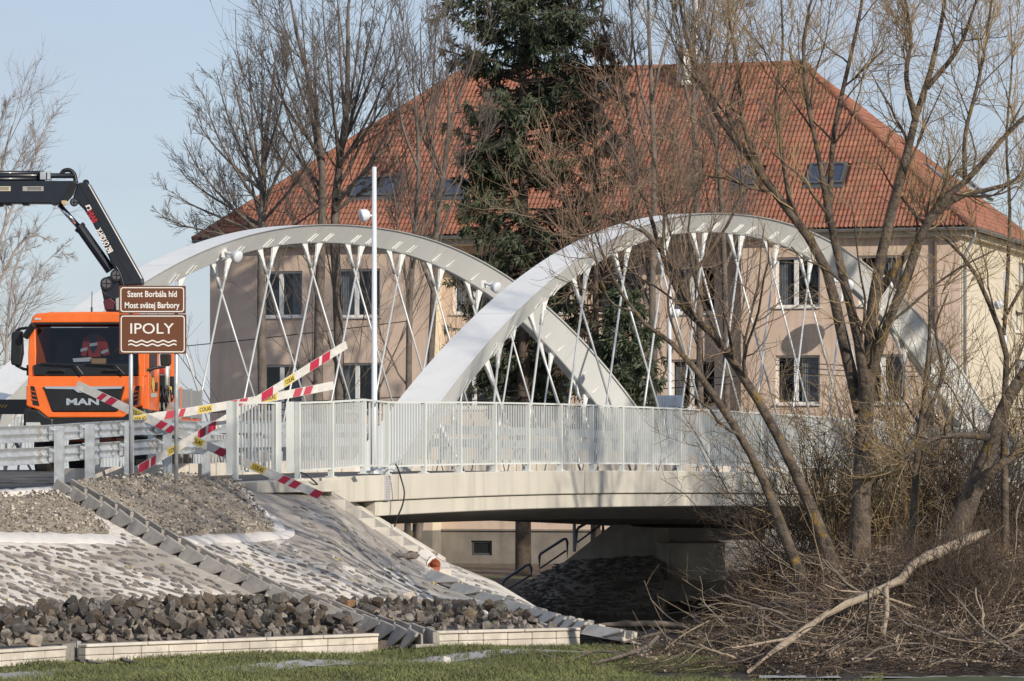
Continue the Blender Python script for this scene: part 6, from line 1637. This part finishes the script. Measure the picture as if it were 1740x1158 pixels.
spruce('spruce_tree', 'tall dark green spruce towering in front of the tiled roof', 889, 948, 131.0, -400, wh, G(61), 14, None, 1.5)
wh = [(py, 6, np.interp(py, [500, 600, 760, 900], [18, 60, 95, 100]), np.interp(py, [500, 900], [20, -10])) for py in range(505, 740, 18)]
spruce('young_spruce', 'low bushy green spruce showing through the hangers of the front arch', 1062, 960, 124.0, 480, wh, G(62), 7, None, .8)
wh = [(py, 6, np.interp(py, [540, 640, 760, 900], [15, 50, 70, 80]), np.interp(py, [540, 900], [20, -10])) for py in range(545, 740, 20)]
spruce('young_spruce', 'young green spruce behind the crossing of the two arches', 893, 955, 136.0, 500, wh, G(63), 6, None, .8)
wh = [(py, 3, np.interp(py, [60, 160, 400, 700], [15, 60, 95, 85]), np.interp(py, [60, 400], [30, -5])) for py in range(80, 720, 20)]
spruce('larch_tree', 'leafless brown larch with drooping twigs close beside the tall spruce', 1012, 955, 129.5, 40, wh, G(64), 9, None, .55, leaf='larch')
# trees outside the frame on the river bank; they stand where the photograph's shade over the bridge comes from
for i, (x, Z, h, lb) in enumerate(((19.5, 77, 17, 'bare riverside tree beyond the thicket nearest the bridge end'), (22, 71, 16, 'tall bare riverside tree beyond the thicket'), (31, 82, 14, 'bare riverside tree farthest along the river'), (15.8, 68, 15, 'upright bare riverside tree just past the leaning dark willow'))):
    px = 870 + x * F / Z; g_ = G(70 + i); hp = h * F / Z; yb = 800 + 2.6 * F / Z
    q_ = [limb([(px, yb, Z, 22), (px + 10, yb - hp * .3, Z, 18), (px - 10, yb - hp * .6, Z, 12), (px + 5, yb - hp, Z, 3)])]
    for k in range(7):
        yy = yb - hp * (.22 + .09 * k); sg = 1 if k % 2 else -1; dz = g_.uniform(-3, 3)
        q_.append(limb([(px, yy, Z, 10), (px + sg * 90, yy - hp * .12, Z + dz * .5, 8), (px + sg * g_.uniform(150, 220), yy - hp * .26, Z + dz, 5), (px + sg * g_.uniform(160, 260), yy - hp * .40, Z + dz * 1.2, 2)]))
    make_tree('riverside_tree', lb, q_, lv_lime(.9), g_, M['bark'], M['twig'], 'riverside trees', 1)

for i, (x, Z, h, lb) in enumerate(((22, 82, 20, 'dark riverside spruce nearest the bridge end'), (24.3, 86.5, 22, 'dark riverside spruce second from the bridge end'), (25.2, 93.5, 23, 'tallest dark riverside spruce'), (29, 97, 24, 'dark riverside spruce farthest along the river'), (27.3, 89.5, 23, 'dark riverside spruce in the middle of the clump'))):
    px = 870 + x * F / Z; yb = 800 + 3.4 * F / Z; ht = h * F / Z; wh = [(yb - ht * v, 6, 4.4 * F / Z * (1.05 - v), 5 - 10 * (1 - v)) for v in np.linspace(.12, .98, 18)]
    spruce('riverside_spruce', lb, px, yb, Z, yb - ht, wh, G(160 + i), 14, 'riverside spruces', .6)
# ================================================================ BRUSH, DRIFTWOOD, THICKET
def mound_z(px, Z):
    """height of the debris bank at a sight column and depth"""
    side = np.clip((px - 1170) / 300, 0, 1); side = side * side * (3 - 2 * side)
    front = np.clip((Z - 50.5) / 8.5, 0, 1)
    return LAWN_Z - .03 + side * (1.25 * front ** 1.2) * np.clip((66 - Z) / 4, 0, 1)
mr = []
for Z in np.linspace(50, 67, 28): mr.append([A((px - 870) * Z / F, Z, mound_z(px, Z) + rng.normal(0, .035) * (px > 1090)) for px in np.linspace(1040, 2350, 60)])
MB().grid(mr).build('bank_mound', M['mud'], kind='structure', smooth=True)
def ground_at(px, py):
    """debris bank point on the sight line of a pixel"""
    for Z in np.arange(50.2, 66, .15):
        if (HOR - py) * Z / F < mound_z(px, Z): return Z
    return 62.
def stick_cloud(n, g, xr, yr, Lr, rr, mat_, name, lift=(0, .5), flat=.35, label=None, up=0., seg=5, sides=3, dense=None):
    S_, D_, L_, R_ = [], [], [], []
    while len(S_) < n:
        px, py = g.uniform(*xr), g.uniform(*yr)
        if dense is not None and g.random() > dense(px, py): continue
        Z = ground_at(px, py); p = P(px, py, Z); p[2] = mound_z(px, Z) + g.uniform(*lift)
        d = unit(A(g.normal(), g.normal() * .7, g.normal() * flat + up)); S_.append(p); D_.append(d); L_.append(g.uniform(*Lr)); R_.append(g.uniform(*rr))
    S_ = np.array(S_); R_ = np.array(R_)
    a, b = grow(S_, np.array(D_), np.array(L_), R_, R_ * .45, seg, .16, 0.0, g)
    b = b; a[:, :, 2] = np.maximum(a[:, :, 2], LAWN_Z + .01)
    m = MB(); v, f = tubes(a, b, sides); m.add(v, f)
    s, d, r, tt, idx = spawn(a, b, 2, .3, .95, 25, 65, g); c_, e_ = grow(s, d, np.array(L_)[idx] * g.uniform(.2, .5, len(s)), r * .65, r * .35, 3, .18, .02, g); c_[:, :, 2] = np.maximum(c_[:, :, 2], LAWN_Z + .01)
    v, f = tubes(c_, e_, sides); m.add(v, f)
    return m.build(name, mat_, kind='stuff', smooth=True)
def dn_tri(px, py): return 1.0 if py > np.interp(px, [1050, 1090, 1150, 1215, 1290, 1340, 1400, 1800], [1135, 1115, 1092, 1062, 1018, 965, 905, 880]) else 0.0
stick_cloud(6500, G(81), (1060, 1780), (880, 1150), (.2, .75), (.003, .008), M['brush'], 'brushwood', (0, .12), .16, dense=dn_tri)
stick_cloud(650, G(82), (1070, 1780), (930, 1150), (.3, 1.4), (.004, .013), M['brush_p'], 'brushwood', (.02, .14), .16, dense=dn_tri)
stick_cloud(1300, G(83), (1180, 1780), (860, 1080), (.25, .8), (.0025, .005), M['twig_red'], 'brushwood', (.0, .2), .4, up=.3, dense=dn_tri)
stick_cloud(90, G(87), (1120, 1780), (960, 1145), (.8, 2.2), (.014, .03), M['bark_b'], 'brushwood', (.02, .16), .14, dense=dn_tri, seg=8, sides=6)
stick_cloud(45, G(88), (1120, 1780), (980, 1145), (.6, 1.8), (.012, .026), M['deadwood'], 'brushwood', (.04, .18), .14, dense=dn_tri, seg=8, sides=6)
# leaf litter
g_ = G(84); lv_ = MB(); S_ = []
while len(S_) < 3800:
    px, py = g_.uniform(1070, 1760), g_.uniform(920, 1150)
    if not dn_tri(px, py): continue
    Z = ground_at(px, py); p = P(px, py, Z); p[2] = mound_z(px, Z) + g_.uniform(0, .3); S_.append(p)
S_ = np.array(S_); a_ = unit(g_.normal(size=S_.shape)); b_ = unit(np.cross(a_, g_.normal(size=S_.shape))); s_ = g_.uniform(.012, .03, (len(S_), 1))
lv_.add(np.stack([S_ - a_ * s_, S_ + b_ * s_ * .6, S_ + a_ * s_, S_ - b_ * s_ * .6], 1).reshape(-1, 3), np.arange(len(S_) * 4).reshape(-1, 4)); lv_.build('leaf_litter', M['leaf'], kind='stuff')
# thicket whips rising from the bank: three shrubs
def shrub(name, label, xr, yb, n, Lr, g, m_, r=(.006, .014), group='bushes of the thicket', lean=0.):
    px0 = sum(xr) / 2; Z0 = ground_at(px0, yb) + .8; base = P(px0, yb, Z0)
    t = thing(name, label, 'bush', base, group)
    px = g.uniform(*xr, n); Z = Z0 + g.uniform(-1.2, 1.2, n); S_ = np.stack([(px - 870) * Z / F, Z, np.array([mound_z(a, b) for a, b in zip(px, Z)]) - .05], 1)
    D_ = np.stack([g.normal(lean, .42, n), g.normal(0, .4, n), np.full(n, 1.0)], 1)
    a, b = grow(S_, D_, g.uniform(*Lr, n), g.uniform(*r, n), np.full(n, .004), 9, .13, .0, g)
    m = MB(); v, f = tubes(a, b, 5); m.add(v, f); m.build('stem', m_, t, smooth=True, kind='stuff')
    m = MB(); s, d, rr_, tt, idx = spawn(a, b, 8, .2, 1, 25, 65, g); c_, e_ = grow(s, d, g.uniform(.25, .9, len(s)), np.clip(rr_ * .6, .0035, .008), np.full(len(s), .0026), 5, .16, .04, g); v, f = tubes(c_, e_, 3); m.add(v, f)
    s, d, rr_, tt, idx = spawn(c_, e_, 3, .2, 1, 25, 65, g); c2, e2 = grow(s, d, g.uniform(.12, .45, len(s)), np.full(len(s), .0036), np.full(len(s), .0024), 3, .18, .03, g); v, f = tubes(c2, e2, 3); m.add(v, f)
    m.build('twigs', m_, t, smooth=True, kind='stuff')
shrub('willow_bush', 'dense brown thicket of whips at the foot of the slanting willows', (1330, 1430), 930, 95, (1.3, 3.4), G(91), M['brush'], lean=-.1)
shrub('willow_bush', 'dense thicket of upright whips around the thick forked willow trunk', (1420, 1560), 935, 150, (1.4, 4.0), G(92), M['twig'])
shrub('willow_bush', 'wide thicket of whips under the dark slanting trunk', (1560, 1760), 930, 170, (1.4, 4.2), G(93), M['brush'], lean=.05)
shrub('willow_bush', 'low red twigged bush over the brush heap beside the water', (1285, 1350), 1020, 34, (.5, 1.0), G(94), M['twig_red'], (.003, .006), lean=-.3)
shrub('willow_bush', 'low grey brown bush on the brush heap below the pale log', (1560, 1740), 1060, 60, (.5, 1.1), G(95), M['brush'], (.004, .008))
# fallen log and big dead branches
def dead_branch(name, label, limbs, group=None, mat_=None, n=3):
    base = limbs[0][0][0]; t = thing(name, label, 'fallen branch', base, group)
    m = MB(); v, f = tubes(limbs[0][0][None], limbs[0][1][None], 10); v = v + rng.normal(0, .012, v.shape) * (limbs[0][1].max() > .05); m.add(v, f); m.build('stem', mat_ or M['deadwood'], t, smooth=True)
    for a, b in limbs[1:]:
        m = MB(); v, f = tubes(a[None], b[None], 8); m.add(v, f); m.build('side_branch', mat_ or M['deadwood'], t, smooth=True)
    a = np.stack([l[0] for l in limbs]); b = np.stack([l[1] for l in limbs]); g = G(int(abs(base[0] * 100)) + 5)
    s, d, r, tt, idx = spawn(a, b, n, .3, 1, 30, 70, g); c_, e_ = grow(s, d, g.uniform(.2, .7, len(s)), np.clip(r * .4, .004, .012), np.full(len(s), .003), 5, .16, .0, g)
    m = MB(); v, f = tubes(c_, e_, 4); m.add(v, f); m.build('twigs', M['brush_p'], t, smooth=True, kind='stuff')
dead_branch('fallen_log', 'thick pale broken log lying slanted across the brush heap', [
    limb([(1678, 905, 56.9, 6), (1655, 914, 56.6, 13), (1612, 932, 56.2, 14), (1580, 945, 55.8, 13), (1556, 955, 55.5, 11), (1530, 985, 55.0, 11), (1495, 1003, 54.5, 9), (1455, 1020, 54, 8), (1415, 1035, 53.6, 8), (1380, 1062, 53.2, 5.5), (1345, 1085, 52.8, 5), (1310, 1112, 52.4, 4), (1270, 1142, 52.0, 2)]),
    limb([(1505, 1000, 54.5, 7), (1507, 1040, 54, 6), (1502, 1075, 53.6, 5), (1505, 1095, 53.4, 4), (1497, 1115, 53.1, 3)]),
    limb([(1345, 1085, 52.8, 4), (1300, 1092, 52.6, 3), (1270, 1098, 52.4, 2.5), (1243, 1101, 52.3, 1.5)])])
dead_branch('dead_branch', 'pale forked branch lying flat below the hanging stub of the log', [limb([(1498, 1103, 53.0, 4), (1440, 1103, 52.8, 4), (1400, 1108, 52.6, 4), (1375, 1125, 52.3, 3), (1362, 1138, 52.1, 2)]), limb([(1450, 1104, 52.8, 3), (1430, 1130, 52.4, 2.5), (1418, 1145, 52.2, 1.5)])], 'dead branches')
dead_branch('dead_branch', 'long pale bowed branch at the lower edge of the brush heap', [limb([(1505, 1142, 51.8, 3), (1560, 1138, 51.8, 4), (1610, 1122, 51.9, 4), (1660, 1124, 51.9, 3), (1715, 1133, 51.8, 2.5)])], 'dead branches')
dead_branch('dead_branch', 'dark broken branch reaching from the heap onto the grass towards the water', [limb([(1118, 1082, 56.5, 4.5), (1098, 1100, 56, 5), (1065, 1112, 55.4, 4.5), (1035, 1121, 55, 3.5), (1005, 1127, 54.7, 2)])], 'dead branches', M['bark_b'])
dead_branch('dead_branch', 'pale stick slanting up from the heap before the dark water', [limb([(1112, 1055, 60, 1.5), (1135, 1085, 59, 2), (1170, 1100, 58.5, 2), (1230, 1120, 57.5, 2)]), limb([(1205, 1055, 59, 2), (1160, 1080, 58.6, 2), (1120, 1112, 58, 1.6)])], 'dead branches', M['brush_p'])
dead_branch('dead_branch', 'thin grey stick standing beside the pale slanting stick over the water', [limb([(1105, 1018, 60.5, 1), (1135, 1048, 60, 1.4), (1172, 1070, 59.5, 1.6)]), limb([(1118, 1014, 60.4, .8), (1180, 1050, 60, 1.3)])], 'dead branches', M['brush_p'])
dead_branch('dead_branch', 'stubby light broken stump piece at the edge of the grass', [limb([(1098, 1119, 55.2, 5), (1120, 1120, 55.2, 6), (1155, 1122, 55.1, 3)])], 'dead branches')
dead_branch('dead_branch', 'short upright bleached stick beside the flat forked branch', [limb([(1530, 1072, 53.2, 3), (1523, 1090, 53, 4), (1525, 1108, 52.8, 3), (1514, 1123, 52.6, 2)])], 'dead branches')
dead_branch('floating_log', 'dark log lying in the shallow water beyond the brush heap', [limb([(985, 1066, 84, 3), (1040, 1062, 84, 5), (1090, 1060, 84, 7), (1140, 1062, 84, 6), (1185, 1067, 84, 4)])], None, M['bark_b'])
for i, (pts, lb) in enumerate((([(1130, 1140, 53.2, 3), (1200, 1125, 53.4, 3.5), (1290, 1128, 53.2, 3)], 'brown branch lying along the grass edge of the brush heap'), ([(1060, 1092, 60, 3), (1130, 1075, 60, 4), (1200, 1078, 60, 4), (1260, 1072, 60, 3)], 'low mossy branch at the back of the heap beside the water'), ([(1610, 1085, 52.4, 2), (1680, 1092, 52.3, 2.4), (1740, 1068, 52.3, 2)], 'crooked light stick near the outer end of the heap'), ([(1240, 1010, 57, 2), (1330, 1040, 56, 3), (1420, 1090, 54.6, 3)], 'thin brown branch slanting through the brush below the thick log'))):
    dead_branch('dead_branch', lb, [limb(pts)], 'dead branches', [M['brush'], M['bark_b'], M['brush_p'], M['brush']][i])

# ================================================================ GRASS
g_ = G(99)
def grass(n, sampler, hr, name):
    S_ = []
    while len(S_) < n:
        k = sampler(4000)
        S_.extend(k)
    S_ = np.array(S_[:n]); h = g_.uniform(*hr, (n, 1)) * (1 + .7 * (np.sin(S_[:, :1] * 2.1) * np.sin(S_[:, 1:2] * 1.7))).clip(.35)
    d = unit(np.concatenate([g_.normal(0, .45, (n, 2)), np.ones((n, 1))], 1)); w = np.stack([g_.uniform(-1, 1, n), g_.uniform(-1, 1, n), np.zeros(n)], 1); w = unit(w) * g_.uniform(.004, .008, (n, 1))
    mid = S_ + d * h * .55; tip = S_ + d * h + np.concatenate([g_.normal(0, .3, (n, 2)), -np.full((n, 1), .1)], 1) * h
    m = MB(); m.add(np.stack([S_ - w, S_ + w, mid + w * .8, mid - w * .8], 1).reshape(-1, 3), np.arange(n * 4).reshape(-1, 4)); m.add(np.stack([mid - w * .8, mid + w * .8, tip], 1).reshape(-1, 3), np.arange(n * 3).reshape(-1, 3))
    return m.build(name, M['grass'], kind='stuff')
pxs = [p[0] for p in PATHPX]; py0 = [p[1] for p in PATHPX]; py1 = [p[2] for p in PATHPX]
def samp(k):
    px = g_.uniform(-30, 1500, k); u = g_.random(k); py = 1094 + (1172 - 1094) * u ** 1.3
    wall_ = np.interp(px, [-30, 104, 139, 637, 690, 981, 1115, 1500], [1143, 1131, 1128, 1107, 1104, 1096, 1104, 1120]); ok = py > wall_
    a, b = np.interp(px, pxs, py0), np.interp(px, pxs, py1); wob = 2.2 * np.sin(px * .11) + 1.2 * np.sin(px * .37)
    ok &= ~((py > a + .5 + wob) & (py < b - .5 + wob)) | (g_.random(k) < .30 + .3 * np.sin(px * .021)); ok &= (px < 1090) | (py > 1128 + (px - 1090) * .035)
    px, py = px[ok], py[ok]; Z = -LAWN_Z * F / (py - HOR); X = (px - 870) * Z / F
    return list(np.stack([X, Z, LAWN_Z + .035 * np.sin(X * 1.3 + Z) + .03 * np.sin(Z * 1.1 - X * .6) - .005], 1))
grass(90000, samp, (.035, .10), 'grass')
